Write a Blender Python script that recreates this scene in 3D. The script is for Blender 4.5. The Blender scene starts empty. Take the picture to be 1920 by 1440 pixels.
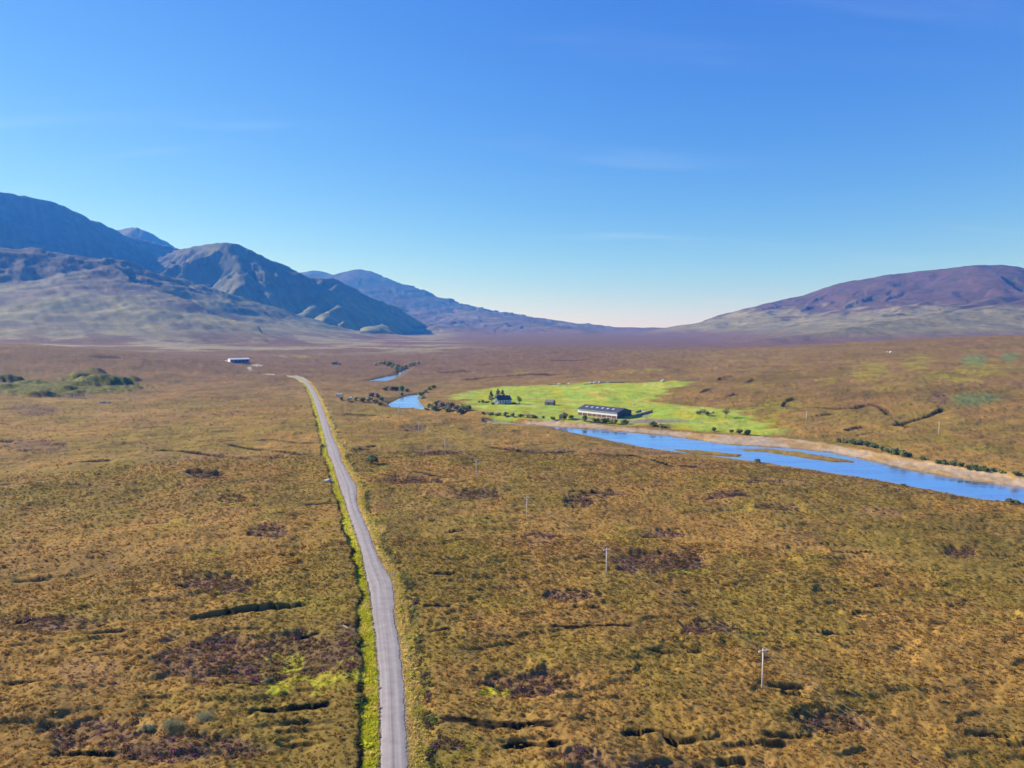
import bpy, bmesh, math, random
import numpy as np
from mathutils import Vector, Matrix

# ------------------------------------------------------------------ camera, sky, sun, exposure
sc = bpy.context.scene
COL = sc.collection
CAM_H, FPX, PITCH = 58.0, 1300.0, math.radians(4.62)
cam_d = bpy.data.cameras.new('camera')
cam = bpy.data.objects.new('camera', cam_d); COL.objects.link(cam)
cam.location = (0, 0, CAM_H)
cam.rotation_euler = (math.radians(90) - PITCH, 0, 0)
cam_d.sensor_fit = 'HORIZONTAL'; cam_d.sensor_width = 36.0
cam_d.lens = 36.0 * FPX / 1920.0
cam_d.clip_start = 1.0; cam_d.clip_end = 60000.0
sc.camera = cam

SUN_AZ, SUN_EL = math.radians(-67), math.radians(26)      # azimuth from +Y, clockwise
world = bpy.data.worlds.new('World'); sc.world = world; world.use_nodes = True
wn, wl = world.node_tree.nodes, world.node_tree.links
wn.clear()
w_out = wn.new('ShaderNodeOutputWorld'); w_bg = wn.new('ShaderNodeBackground')
w_sky = wn.new('ShaderNodeTexSky'); w_sky.sky_type = 'NISHITA'; w_sky.sun_disc = False
w_sky.sun_elevation = SUN_EL; w_sky.sun_rotation = SUN_AZ
w_sky.altitude = 60; w_sky.air_density = 1.0; w_sky.dust_density = 0.0; w_sky.ozone_density = 3.2
w_bg.inputs['Strength'].default_value = 0.088
# thin cirrus wisps, laid out by direction over the whole sky
w_tc = wn.new('ShaderNodeTexCoord'); w_sep = wn.new('ShaderNodeSeparateXYZ')
wl.new(w_tc.outputs['Generated'], w_sep.inputs[0])
def wmath(op, a, b=None, clamp=False):
    n = wn.new('ShaderNodeMath'); n.operation = op; n.use_clamp = clamp
    for i, v in enumerate((a, b)):
        if v is None: continue
        if isinstance(v, (int, float)): n.inputs[i].default_value = v
        else: wl.new(v, n.inputs[i])
    return n.outputs[0]
zz = wmath('ADD', wmath('MAXIMUM', w_sep.outputs['Z'], 0.0), 0.16)
w_cmb = wn.new('ShaderNodeCombineXYZ')
wl.new(wmath('DIVIDE', w_sep.outputs['X'], zz), w_cmb.inputs[0])
wl.new(wmath('MULTIPLY', wmath('DIVIDE', w_sep.outputs['Y'], zz), 1.0), w_cmb.inputs[1])
w_map = wn.new('ShaderNodeMapping'); w_map.inputs['Rotation'].default_value = (0, 0, 0.25)
w_map.inputs['Scale'].default_value = (0.55, 2.6, 1)
wl.new(w_cmb.outputs[0], w_map.inputs['Vector'])
def wnoise(scale, detail, dist):
    n = wn.new('ShaderNodeTexNoise'); n.inputs['Scale'].default_value = scale
    n.inputs['Detail'].default_value = detail; n.inputs['Distortion'].default_value = dist
    wl.new(w_map.outputs[0], n.inputs['Vector']); return n.outputs['Fac']
def wramp(v, lo, hi):
    n = wn.new('ShaderNodeMapRange'); n.interpolation_type = 'SMOOTHSTEP'
    n.inputs['From Min'].default_value = lo; n.inputs['From Max'].default_value = hi
    wl.new(v, n.inputs['Value']); return n.outputs['Result']
cir = wmath('MULTIPLY', wramp(wnoise(1.3, 8, 0.6), 0.50, 0.80), wramp(wnoise(0.45, 3, 0.2), 0.47, 0.68))
w_mix = wn.new('ShaderNodeMix'); w_mix.data_type = 'RGBA'
wl.new(wmath('MULTIPLY', cir, 0.13), w_mix.inputs['Factor'])
# the sky's own blue, deepened as the photograph shows it (same curve over the whole dome)
EXPO, SKYK = 0.75, 0.088
w_srgb = wn.new('ShaderNodeSeparateColor'); wl.new(w_sky.outputs[0], w_srgb.inputs[0]); w_crgb = wn.new('ShaderNodeCombineColor')
for ch, (amp, gam) in zip(('Red', 'Green', 'Blue'), ((1.04, 1.38), (0.97, 1.06), (1.15, 0.5))):
    k = SKYK * 2 ** 0.45
    v = wmath('MULTIPLY', wmath('POWER', wmath('MULTIPLY', w_srgb.outputs[ch], k), gam), amp / (SKYK * 2 ** EXPO))
    wl.new(v, w_crgb.inputs[ch])
wl.new(w_crgb.outputs[0], w_mix.inputs['A']); w_mix.inputs['B'].default_value = (9.5, 10.4, 11.2, 1)
wl.new(w_mix.outputs['Result'], w_bg.inputs['Color'])
wl.new(w_bg.outputs[0], w_out.inputs['Surface'])

sun_d = bpy.data.lights.new('sun', 'SUN'); sun = bpy.data.objects.new('sun', sun_d); COL.objects.link(sun)
sun_d.energy = 5.0; sun_d.angle = math.radians(0.53); sun_d.color = (1.0, 0.94, 0.87)
SUNV = Vector((math.sin(SUN_AZ) * math.cos(SUN_EL), math.cos(SUN_AZ) * math.cos(SUN_EL), math.sin(SUN_EL)))
sun.rotation_euler = SUNV.to_track_quat('Z', 'Y').to_euler()
sun.location = (-300, 100, 1400)

vs = sc.view_settings
vs.view_transform = 'Standard'; vs.look = 'None'; vs.gamma = 1.0; vs.use_curve_mapping = False
vs.exposure = EXPO
sc.render.engine = 'CYCLES'
sc.cycles.use_denoising = True
sc.cycles.max_bounces = 5; sc.cycles.diffuse_bounces = 2; sc.cycles.glossy_bounces = 2
sc.cycles.transmission_bounces = 2; sc.cycles.volume_bounces = 0; sc.cycles.transparent_max_bounces = 4

# ------------------------------------------------------------------ numeric helpers
rng = np.random.default_rng(7); random.seed(7)
CP, SP = math.cos(PITCH), math.sin(PITCH)
def ray(px, py):
    u = (np.asarray(px, float) - 960) / FPX; v = (720 - np.asarray(py, float)) / FPX
    return u, CP + v * SP, -SP + v * CP
def PT(px, py, d):                       # point seen in direction (px,py) at forward distance d
    x, y, z = ray(px, py); k = d / y
    return np.array([x * k, d, CAM_H + z * k])
def GZ(px, py, z0):                      # meets the level z0
    x, y, z = ray(px, py); k = (z0 - CAM_H) / z
    return np.array([x * k, y * k])
def sstep(a, b, v):
    t = np.clip((v - a) / (b - a), 0, 1); return t * t * (3 - 2 * t)
def lerp(a, b, t): return a + (b - a) * t

PERM = np.random.default_rng(3).permutation(4096).astype(np.int64)
GRA = np.random.default_rng(4).uniform(0, 2 * math.pi, 4096)
GX, GY = np.cos(GRA), np.sin(GRA)
def gnoise(x, y, seed=0):
    xi = np.floor(x).astype(np.int64); yi = np.floor(y).astype(np.int64)
    fx, fy = x - xi, y - yi
    u = fx * fx * fx * (fx * (fx * 6 - 15) + 10); v = fy * fy * fy * (fy * (fy * 6 - 15) + 10)
    def c(ix, iy, dx, dy):
        h = PERM[(PERM[(ix + seed * 131) & 4095] + iy) & 4095]
        return GX[h] * dx + GY[h] * dy
    a = c(xi, yi, fx, fy); b = c(xi + 1, yi, fx - 1, fy)
    d = c(xi, yi + 1, fx, fy - 1); e = c(xi + 1, yi + 1, fx - 1, fy - 1)
    return 1.5 * ((a + (b - a) * u) + ((d + (e - d) * u) - (a + (b - a) * u)) * v)
def fbm(x, y, o=4, seed=0, gain=0.5):
    s = np.zeros_like(x); a = 1.0
    for i in range(o):
        s += a * gnoise(x, y, seed + i * 7); x = x * 2.03 + 17.3; y = y * 2.03 + 5.1; a *= gain
    return s
def rid(x, y, o=4, seed=0):
    s = np.zeros_like(x); a = 1.0
    for i in range(o):
        s += a * (1 - 2 * np.abs(gnoise(x, y, seed + i * 7))); x = x * 2.1 + 7.3; y = y * 2.1 + 3.1; a *= 0.5
    return s

# ------------------------------------------------------------------ broad lie of the land (control heights, thin plate)
ctl = []
for px in (-900, -300, 300, 960, 1500, 2000, 2700):
    for d, z in ((45, 0), (110, 0), (180, 0), (260, 0)):
        ctl.append((px, d, z))
ctl += [(-900, 500, 16), (-300, 500, 9), (100, 500, 3), (500, 500, 0), (800, 450, -1), (1500, 330, -3), (2000, 300, -3),
        (1100, 440, -3), (1300, 430, -2.5), (1500, 450, 0), (1700, 430, 2), (1920, 420, 4), (2600, 420, 8),
        (950, 550, -2), (1150, 560, -1), (1300, 560, 3), (1500, 600, 11), (1700, 600, 18), (1920, 600, 24), (2600, 600, 34),
        (-900, 750, 34), (-300, 700, 20), (0, 720, 9), (200, 740, 4), (400, 750, 0), (600, 700, -2), (750, 600, -3.5), (820, 640, -3),
        (930, 800, -2), (1150, 720, 6), (1300, 780, 11), (1500, 830, 21), (1700, 830, 30), (1920, 830, 38), (2600, 830, 52),
        (-900, 950, 52), (-300, 920, 46), (0, 920, 36), (150, 930, 28), (300, 930, 18), (420, 920, 7), (560, 900, 0), (720, 860, -3.5), (720, 1000, -2),
        (930, 1050, 1), (1100, 1150, 7), (1300, 1250, 14), (1600, 1150, 34), (1920, 1080, 47), (2600, 1080, 66),
        (-900, 1300, 42), (0, 1250, 25), (300, 1200, 14), (450, 1120, 6), (600, 1200, 3), (800, 1350, 4), (1000, 1500, 10),
        (-900, 1900, 40), (0, 1800, 26), (450, 1800, 14), (800, 1900, 8), (1100, 1900, 8), (1300, 1900, 8), (1600, 1900, 14), (1920, 1900, 24), (2600, 1900, 40),
        (-900, 3500, 60), (0, 3500, 30), (600, 3500, 14), (960, 3500, 14), (1300, 3500, 16), (1920, 3500, 30), (2600, 3500, 50),
        (-900, 9000, 60), (0, 9000, 40), (960, 9000, 40), (1920, 9000, 40), (2600, 9000, 60)]
cx = np.array([(c[0] - 960) / FPX * c[1] for c in ctl]); cy = np.array([c[1] for c in ctl], float); cz = np.array([c[2] for c in ctl], float)
def warp(x, y):
    r = np.hypot(x, y) + 1e-6
    a = np.clip(np.arctan2(x, y), -1.0, 1.0)
    return a * 1.6, np.log(np.clip(r, 40, 12000))
ca, cl = warp(cx, cy)
def tps(r2): return np.where(r2 > 1e-12, 0.5 * r2 * np.log(np.maximum(r2, 1e-12)), 0)
n = len(ctl)
K = tps((ca[:, None] - ca) ** 2 + (cl[:, None] - cl) ** 2) + np.eye(n) * 0.002
Pm = np.stack([np.ones(n), ca, cl], 1)
sol = np.linalg.solve(np.block([[K, Pm], [Pm.T, np.zeros((3, 3))]]), np.concatenate([cz, np.zeros(3)]))
def base(x, y):
    a, l = warp(x, y)
    s = sol[n] + sol[n + 1] * a + sol[n + 2] * l
    for i in range(n):
        s = s + sol[i] * tps((a - ca[i]) ** 2 + (l - cl[i]) ** 2)
    return np.where(y < 0, s * sstep(-200, 0, y), s)
def hit(px, py, fn=base):                 # where the line of sight meets the land
    px = np.atleast_1d(np.asarray(px, float)); py = np.atleast_1d(np.asarray(py, float))
    z = np.zeros_like(px)
    for _ in range(14):
        g = GZ(px, py, z); z = 0.5 * z + 0.5 * fn(g[0], g[1])
    g = GZ(px, py, z)
    return g[0], g[1]
def hits(lst): return np.stack(hit([p[0] for p in lst], [p[1] for p in lst]), 1)

def seg_dist(x, y, pl):                   # distance to a polyline, signed side, arc length
    best = np.full_like(x, 1e9); side = np.zeros_like(x); arc = np.zeros_like(x); L = 0.0
    for (ax, ay), (bx, by) in zip(pl[:-1], pl[1:]):
        dx, dy = bx - ax, by - ay; l2 = dx * dx + dy * dy
        t = np.clip(((x - ax) * dx + (y - ay) * dy) / l2, 0, 1)
        qx, qy = x - ax - t * dx, y - ay - t * dy
        q = np.hypot(qx, qy); m = q < best
        best = np.where(m, q, best); side = np.where(m, np.sign(dx * qy - dy * qx), side)
        arc = np.where(m, L + t * math.sqrt(l2), arc); L += math.sqrt(l2)
    return best, side, arc
def poly_sd(x, y, pl):                    # signed distance to a polygon, negative inside
    best = np.full_like(x, 1e9); ins = np.zeros(x.shape, bool); k = len(pl)
    for i in range(k):
        ax, ay = pl[i]; bx, by = pl[(i + 1) % k]
        dx, dy = bx - ax, by - ay
        t = np.clip(((x - ax) * dx + (y - ay) * dy) / (dx * dx + dy * dy + 1e-9), 0, 1)
        best = np.minimum(best, np.hypot(x - ax - t * dx, y - ay - t * dy))
        if by != ay:
            ins ^= ((ay > y) != (by > y)) & (x < dx * (y - ay) / (by - ay) + ax)
    return np.where(ins, -best, best)
def smooth_pl(pl, k=4):                   # Catmull-Rom through the points
    pl = np.asarray(pl, float); out = []
    m = len(pl)
    for i in range(m - 1):
        p0, p1, p2, p3 = pl[max(i - 1, 0)], pl[i], pl[i + 1], pl[min(i + 2, m - 1)]
        for j in range(k):
            t = j / k
            out.append(0.5 * ((2 * p1) + (p2 - p0) * t + (2 * p0 - 5 * p1 + 4 * p2 - p3) * t * t + (3 * p1 - p0 - 3 * p2 + p3) * t ** 3))
    out.append(pl[-1]); return np.array(out)

# ------------------------------------------------------------------ river, road, pasture outlines
WZ = -5.0
def wz(lst): return np.stack(GZ([p[0] for p in lst], [p[1] for p in lst], WZ), 1)
RIVERS = [wz([(1018, 799.5), (1080, 803), (1150, 808), (1250, 817), (1300, 824), (1360, 833), (1440, 838), (1500, 842), (1560, 849), (1640, 866), (1720, 884),
              (1800, 898), (1920, 914), (2150, 945), (2600, 1000), (2600, 1090), (2150, 1000), (1920, 945), (1840, 938), (1750, 921), (1690, 909), (1600, 894), (1500, 879), (1440, 869),
              (1400, 864), (1340, 856), (1290, 851), (1215, 841), (1160, 830), (1110, 819), (1060, 809), (1018, 803)]),
          wz([(770, 760), (800, 767), (900, 785), (1000, 797), (1040, 800), (1040, 806), (1000, 801), (900, 788.5), (795, 771), (770, 766)]),
          wz([(727, 758), (745, 748), (765, 742), (792, 739), (785, 750), (797, 766), (760, 769), (735, 767)]),
          wz([(684, 715.5), (705, 711), (727, 706), (746, 703.5), (742, 709), (720, 715.5)]),
          wz([(740, 705), (750, 697.5), (768, 690.5), (770, 691.5), (755, 699.5), (747, 706)])]
ISLES = [wz([(1395, 842), (1440, 842), (1500, 848), (1560, 858), (1605, 867), (1560, 866), (1500, 857), (1440, 848), (1400, 845)]),
         wz([(1255, 842), (1310, 845), (1390, 853), (1385, 857), (1300, 851)])]
SAND = hits([(900, 783), (1050, 788), (1150, 797), (1250, 805), (1330, 813), (1420, 817), (1470, 819), (1560, 832), (1640, 845), (1720, 860), (1800, 872), (1920, 887), (2200, 920),
             (2200, 945), (1920, 907), (1800, 895), (1720, 880), (1640, 863), (1560, 848), (1440, 838), (1360, 831), (1250, 817), (1150, 808), (1050, 801), (900, 791)])
PASTURE = hits([(838, 742), (870, 734), (905, 729), (960, 724), (1040, 720), (1130, 718), (1200, 716), (1290, 712), (1312, 715), (1260, 733), (1212, 750), (1260, 757), (1330, 760),
                (1400, 772), (1440, 797), (1485, 818), (1420, 818), (1300, 808), (1180, 797), (1040, 789), (950, 784), (905, 778), (885, 767), (860, 755)])
RIVER_BB = (-260, 560, 180, 1700)

road_px = [(1640, 716, 792), (1500, 715.5, 770), (1440, 715, 763), (1400, 715, 761), (1350, 714, 759), (1300, 713, 756.5), (1250, 710.5, 752.5), (1200, 706, 746), (1160, 700.5, 739), (1130, 697, 738),
           (1110, 694, 737), (1095, 691, 735.5), (1080, 687, 728), (1060, 683, 716), (1040, 680, 706), (1000, 668, 691), (960, 654, 674), (940, 648, 668), (925, 642, 668.5),
           (912, 637.5, 668), (900, 634, 660), (880, 628, 648), (862, 621.5, 639), (850, 615.5, 637), (838, 613, 633), (820, 609, 623), (800, 604, 617), (780, 598, 609.5),
           (760, 592, 602.5), (740, 584, 593.5), (725, 576, 584.5), (715, 566, 575), (709, 556, 566), (705.5, 545, 556)]
rl = hits([(p[1], p[0]) for p in road_px]); rr = hits([(p[2], p[0]) for p in road_px])
# behind the camera and on over the rise, the road simply goes on
rl = np.vstack([[rl[0] + np.array([12, -400]), rl[0] + np.array([3.5, -90])], rl]); rr = np.vstack([[rl[0] + np.array([3.6, 0]), rl[1] + np.array([3.6, 0])], rr])
far_c = hits([(538, 704.2)])
rl = np.vstack([rl, far_c + [-2.2, 0]]); rr = np.vstack([rr, far_c + [2.2, 0]])
RC = smooth_pl((rl + rr) / 2, 4)
_wl = np.hypot(*(rr - rl).T)
_tang = np.gradient((rl + rr) / 2, axis=0); _tang /= np.hypot(*_tang.T)[:, None]
_norm = np.stack([_tang[:, 1], -_tang[:, 0]], 1)
hw = np.abs(((rr - rl) * _norm).sum(1)) / 2
hw = np.clip(hw, 1.7, 3.9)
RHW = np.clip(smooth_pl(np.stack([hw, hw], 1), 4)[:, 0], 1.65, 4.0)
_T = np.gradient(RC, axis=0); _T /= np.hypot(*_T.T)[:, None]
RN = np.stack([_T[:, 1], -_T[:, 0]], 1)                       # to the right
_rz = base(RC[:, 0], RC[:, 1])
RZ = np.convolve(np.pad(_rz, 4, 'edge'), np.ones(9) / 9, 'valid')
def road_coords(x, y):
    best = np.full_like(x, 1e9); lat = np.zeros_like(x); z = np.zeros_like(x); w = np.full_like(x, 2.0)
    for i in range(len(RC) - 1):
        ax, ay = RC[i]; dx, dy = RC[i + 1] - RC[i]; l2 = dx * dx + dy * dy
        t = np.clip(((x - ax) * dx + (y - ay) * dy) / l2, 0, 1)
        qx, qy = x - ax - t * dx, y - ay - t * dy
        q = np.hypot(qx, qy); m = q < best
        best = np.where(m, q, best); lat = np.where(m, -np.sign(dx * qy - dy * qx) * q, lat)
        z = np.where(m, RZ[i] + (RZ[i + 1] - RZ[i]) * t, z); w = np.where(m, RHW[i] + (RHW[i + 1] - RHW[i]) * t, w)
    return lat, z, w

# peat cuttings and drains: (points, depth, reach)
CUTS = [([(350, 1156), (420, 1146), (470, 1137), (590, 1131)], 1.9, 5), ([(466, 1326), (540, 1323), (632, 1317)], 1.6, 4), ([(545, 1190), (606, 1184)], 0.8, 3),
        ([(1160, 1372), (1185, 1363), (1226, 1360), (1252, 1371), (1280, 1398)], 0.9, 3), ([(935, 1394), (1000, 1386), (1075, 1391)], 0.7, 3), ([(812, 1345), (930, 1348), (1060, 1356)], 0.45, 3),
        ([(800, 1074), (862, 1076)], 0.7, 3), ([(790, 1140), (850, 1137)], 0.6, 3), ([(795, 1186), (850, 1180)], 0.6, 2.5), ([(345, 884), (390, 882), (432, 886)], 1.6, 9),
        ([(270, 843), (330, 846), (400, 852), (482, 858)], 1.0, 5), ([(482, 826), (505, 821), (560, 827), (600, 832)], 0.9, 4), ([(425, 832), (500, 842), (565, 852), (598, 849)], 0.8, 4),
        ([(370, 827), (432, 827)], 0.8, 4), ([(505, 857), (545, 856)], 0.8, 4), ([(560, 945), (700, 943)], 0.4, 4), ([(330, 1090), (372, 1099)], 0.7, 4), ([(470, 1000), (540, 1004)], 1.0, 6),
        ([(780, 905), (880, 900)], 0.45, 4), ([(830, 998), (872, 991)], 0.6, 3), ([(910, 835), (990, 843), (1090, 846)], 0.8, 5), ([(1060, 925), (1110, 920), (1165, 925)], 0.8, 5),
        ([(760, 880), (840, 893), (880, 893)], 0.5, 4), ([(665, 840), (710, 836)], 0.8, 4), ([(660, 846), (690, 841)], 0.7, 4), ([(720, 758), (745, 760)], 0.5, 4),
        ([(0, 825), (30, 826)], 0.8, 5), ([(0, 905), (45, 903), (100, 897)], 0.5, 5), ([(130, 866), (215, 864)], 0.6, 5), ([(190, 945), (250, 935)], 0.4, 4),
        ([(1468, 762), (1471, 752), (1492, 744)], 1.6, 4), ([(1470, 762), (1530, 763), (1590, 766), (1632, 757), (1665, 768), (1672, 780)], 1.3, 4), ([(1510, 784), (1545, 779), (1562, 774)], 1.3, 4),
        ([(1668, 797), (1700, 788), (1740, 777), (1772, 765)], 1.7, 4), ([(1580, 809), (1600, 801), (1622, 797)], 1.1, 4), ([(1600, 816), (1635, 812)], 0.9, 3), ([(1700, 803), (1690, 795), (1676, 785)], 0.9, 3),
        ([(1348, 712), (1352, 706), (1382, 704)], 1.6, 5), ([(1395, 716), (1412, 710)], 1.2, 4), ([(1310, 738), (1332, 728)], 1.2, 4), ([(1360, 744), (1378, 737)], 1.2, 4), ([(1440, 700), (1505, 692)], 1.0, 5),
        ([(1120, 855), (1190, 852), (1260, 868), (1330, 877)], 0.5, 4), ([(1230, 868), (1270, 871)], 0.6, 4), ([(1360, 928), (1420, 930)], 0.5, 4), ([(90, 1400), (230, 1408)], 0.6, 3), ([(150, 1190), (250, 1186)], 0.4, 3),
        ([(20, 1085), (100, 1080)], 0.4, 4), ([(0, 1280), (90, 1276)], 0.35, 3), ([(1020, 1170), (1200, 1172)], 0.25, 3), ([(1560, 1035), (1640, 1030)], 0.3, 3), ([(1400, 860), (1440, 862)], 0.2, 3),
        ([(1030, 675), (1110, 673)], 1.2, 10), ([(815, 697), (880, 694)], 1.6, 12), ([(930, 706), (1000, 700), (1060, 702)], 1.0, 10), ([(860, 712), (905, 708), (945, 704)], 1.2, 8),
        ([(190, 665), (230, 670)], 1.2, 10), ([(640, 776), (720, 778)], 0.5, 5), ([(880, 762), (930, 757)], 0.3, 4)]
_rc = random.Random(5)
for _ in range(80):                      # many short low scarps where the peat has slipped
    _x, _y = _rc.uniform(-40, 1960), 780 + 640 * _rc.random() ** 1.25
    if abs(_x - 640 - (_y - 800) * .12) < 90 or (_x > 780 and _y < 800 + max(0, _x - 1000) * .17): continue
    _l = _rc.uniform(35, 110) * (0.5 + _y / 1600); _s = _rc.uniform(-2, 2) * _y / 1400
    CUTS.append(([(_x, _y), (_x + _l * .5, _y + _s + _rc.uniform(-1.5, 1.5) * _y / 1400), (_x + _l, _y + _s)], _rc.uniform(.3, .5), 1.3))
CUTW = [(smooth_pl(hits(c[0]), 3), c[1], c[2]) for c in CUTS]
# heathery hollows: px, py, half width px, half height px, depth
HOLLOW = [(1240, 1052, 100, 25, 0.8), (1245, 1000, 50, 11, 0.8), (1090, 940, 30, 9, 0.7), (1130, 925, 45, 7, 0.5), (1457, 953, 46, 7, 0.7), (1800, 1031, 34, 12, 0.8), (505, 999, 40, 14, 0.9),
          (435, 936, 34, 9, 0.7), (400, 1092, 80, 22, 0.7), (390, 890, 42, 8, 0.9), (770, 900, 60, 10, 0.6), (780, 802, 28, 6, 0.5), (900, 924, 50, 10, 0.5), (1000, 1280, 100, 28, 0.5),
          (430, 1235, 150, 50, 0.5), (560, 1225, 90, 45, 0.4), (180, 1370, 110, 30, 0.4), (340, 1400, 160, 30, 0.3), (820, 845, 60, 8, 0.4), (1240, 845, 40, 5, 0.3), (1020, 845, 80, 6, 0.4),
          (60, 770, 60, 10, 0.5), (130, 740, 60, 8, 0.5), (60, 835, 80, 12, 0.2), (1070, 1110, 60, 14, 0.2), (1330, 1180, 60, 20, 0.2), (1560, 1350, 80, 25, 0.3), (1250, 1440, 220, 24, 0.6),
          (840, 1400, 30, 14, 0.5), (1080, 1415, 60, 16, 0.5), (1430, 905, 45, 5, 0.3), (1370, 930, 50, 6, 0.3), (1765, 748, 27, 12, 0.4), (650, 1225, 40, 60, 0.3), (90, 1170, 120, 20, 0.2), (1020, 1000, 40, 8, 0.1)]
GREENS = [(530, 1240, 45, 40), (590, 1280, 60, 22), (925, 1290, 40, 14), (660, 1262, 34, 26), (500, 1290, 50, 16), (400, 1108, 20, 6), (1290, 1070, 45, 7), (430, 940, 30, 8)]
FERN = [(1840, 675, 40, 13), (1830, 748, 58, 14), (1900, 670, 30, 8)]
LIMEHILL = [(1550, 715, 30, 8), (1650, 695, 60, 20), (1740, 680, 60, 16), (1800, 705, 90, 14), (1850, 690, 80, 12), (1450, 765, 60, 18), (1430, 790, 40, 12), (980, 698, 22, 4), (60, 725, 60, 10), (550, 668, 40, 3), (1200, 695, 60, 4)]
PINKS = [(230, 780, 130, 16), (780, 935, 90, 18), (560, 740, 60, 10), (1480, 905, 60, 12), (1650, 960, 60, 10), (820, 790, 30, 6), (1560, 900, 90, 12), (1150, 840, 90, 10), (350, 855, 150, 14), (1000, 1010, 60, 12), (700, 1000, 60, 15), (160, 1260, 70, 30)]
def ell(x, y, lst):
    out = np.zeros_like(x)
    for e in lst:
        gx, gy = hit([e[0], e[0] + e[2], e[0], e[0]], [e[1], e[1], e[1] + e[3], e[1] - e[3]])
        rx = abs(gx[1] - gx[0]); ry = abs(gy[3] - gy[2]) / 2; mx, my = gx[0], (gy[2] + gy[3]) / 2
        sl = (gx[3] - gx[2]) / (gy[3] - gy[2] + 1e-9)
        m = (np.abs(y - my) < ry * 1.7) & (np.abs(x - mx - sl * (y - my)) < rx * 1.7)
        if m.any():
            q = np.hypot((x[m] - mx - sl * (y[m] - my)) / rx, (y[m] - my) / ry) + 0.32 * fbm(x[m] / (rx * 0.4), y[m] / (ry * 0.6 + 1), 3, 40)
            out[m] = np.maximum(out[m], 1 - sstep(0.62, 1.1, q))
    return out
HUMPS = [(120, 730, 150, 3.2), (30, 728, 120, 3.0), (190, 722, 60, 9.5), (160, 728, 45, 6.5), (150, 712, 40, 7), (60, 722, 40, 4.5), (10, 714, 40, 6), (75, 742, 36, 4), (15, 731, 40, 5), (245, 713, 20, 4), (175, 698, 26, 5), (-60, 720, 60, 7), (125, 735, 28, 6)]

# ------------------------------------------------------------------ mountains: crest lines and how they fall away
# (crest points as (px, py, forward distance)), slope right of travel, slope left, concavity, gully size, seed, label
def crest(lst): return np.stack([PT(*p) for p in lst])
RIDGES = []
def ridge(lst, sr, sl, p=1.35, gul=0.16, seed=0, lab=2, fr=220.0, k=3):
    RIDGES.append((smooth_pl(crest(lst), k), sr, sl, p, gul, seed, lab, fr))
D = lambda a: math.tan(math.radians(a))
# big left massif, crest running away to the right, its right face in shade
ridge([(-700, 250, 3900), (-350, 315, 4200), (-150, 340, 4400), (0, 360, 4650), (80, 378, 4850), (150, 405, 5050), (215, 430, 5250), (270, 450, 5450), (330, 466, 5800), (345, 470, 6300)], D(37), D(25), 1.25, 0.05, 11, 2, 260)
ridge([(225, 431, 7200), (262, 428, 7000), (300, 452, 6900), (340, 480, 6900)], D(36), D(36), 1.2, 0.1, 12, 2)
# shoulder in front of it
ridge([(-700, 390, 2700), (-250, 440, 2850), (0, 464, 2950), (60, 466, 3000), (130, 480, 3050), (200, 488, 3100), (290, 515, 3250), (370, 527, 3400), (430, 551, 3500), (480, 580, 3580), (540, 606, 3640), (575, 634, 3700)], D(23), D(28), 1.55, 0.035, 13, 2, 90)
ridge([(200, 490, 3080), (260, 530, 2850), (320, 565, 2620), (400, 602, 2350), (480, 624, 2150), (560, 640, 2000)], D(14), D(36), 1.2, 0.05, 14, 2, 90)
# the middle peaks
ridge([(330, 468, 5200), (375, 462, 4700), (430, 456, 4350), (452, 466, 4350), (490, 481, 4400), (530, 508, 4450), (560, 518, 4500), (600, 523, 4500), (630, 524, 4550), (670, 545, 4650), (700, 565, 4700), (740, 592, 4800), (770, 617, 4900), (787, 632, 4950)], D(42), D(30), 1.08, 0.16, 15, 2, 110)
for i, s in enumerate([[(385, 462, 4680), (372, 490, 4450), (380, 518, 4200)], [(440, 460, 4350), (455, 500, 4050), (445, 545, 3700)], [(495, 483, 4400), (475, 515, 4150), (500, 550, 3800)],
                       [(600, 524, 4500), (560, 548, 4150), (520, 563, 3900), (485, 572, 3700)], [(630, 525, 4550), (595, 562, 4000), (560, 590, 3600)], [(655, 538, 4600), (635, 565, 4100), (600, 598, 3500), (560, 612, 3200)],
                       [(700, 566, 4700), (670, 588, 4100), (630, 614, 3400), (600, 630, 3000)], [(735, 590, 4800), (715, 603, 4200), (690, 618, 3500), (655, 638, 2900)]]):
    ridge(s, D(40), D(36), 1.12, 0.17, 30 + i, 2, 75)
# distant blue peak and the long skyline beyond the valley
ridge([(500, 535, 9800), (560, 512, 9700), (595, 508, 9600), (630, 519, 9400), (645, 513, 9200), (680, 505, 9000), (720, 520, 8700), (760, 539, 8300), (800, 557, 7900), (850, 576, 7400), (885, 583, 7000), (950, 592, 6600),
       (1020, 597, 6400), (1080, 605, 6200), (1150, 612, 6000), (1220, 614, 5900), (1290, 613, 5800), (1360, 608, 5700), (1450, 600, 5700), (1700, 600, 5700)], D(17), D(25), 1.5, 0.07, 50, 3, 520)
ridge([(790, 610, 4700), (830, 612, 4600), (900, 622, 4300), (960, 637, 4000)], D(12), D(20), 1.3, 0.3, 51, 3, 160)
ridge([(640, 515, 9200), (700, 560, 8000), (780, 590, 7000), (900, 608, 6000)], D(20), D(22), 1.4, 0.2, 52, 3, 300)
ridge([(880, 584, 7000), (1000, 606, 5600), (1100, 622, 4600)], D(8), D(10), 1.4, 0.3, 53, 3, 200)
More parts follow.
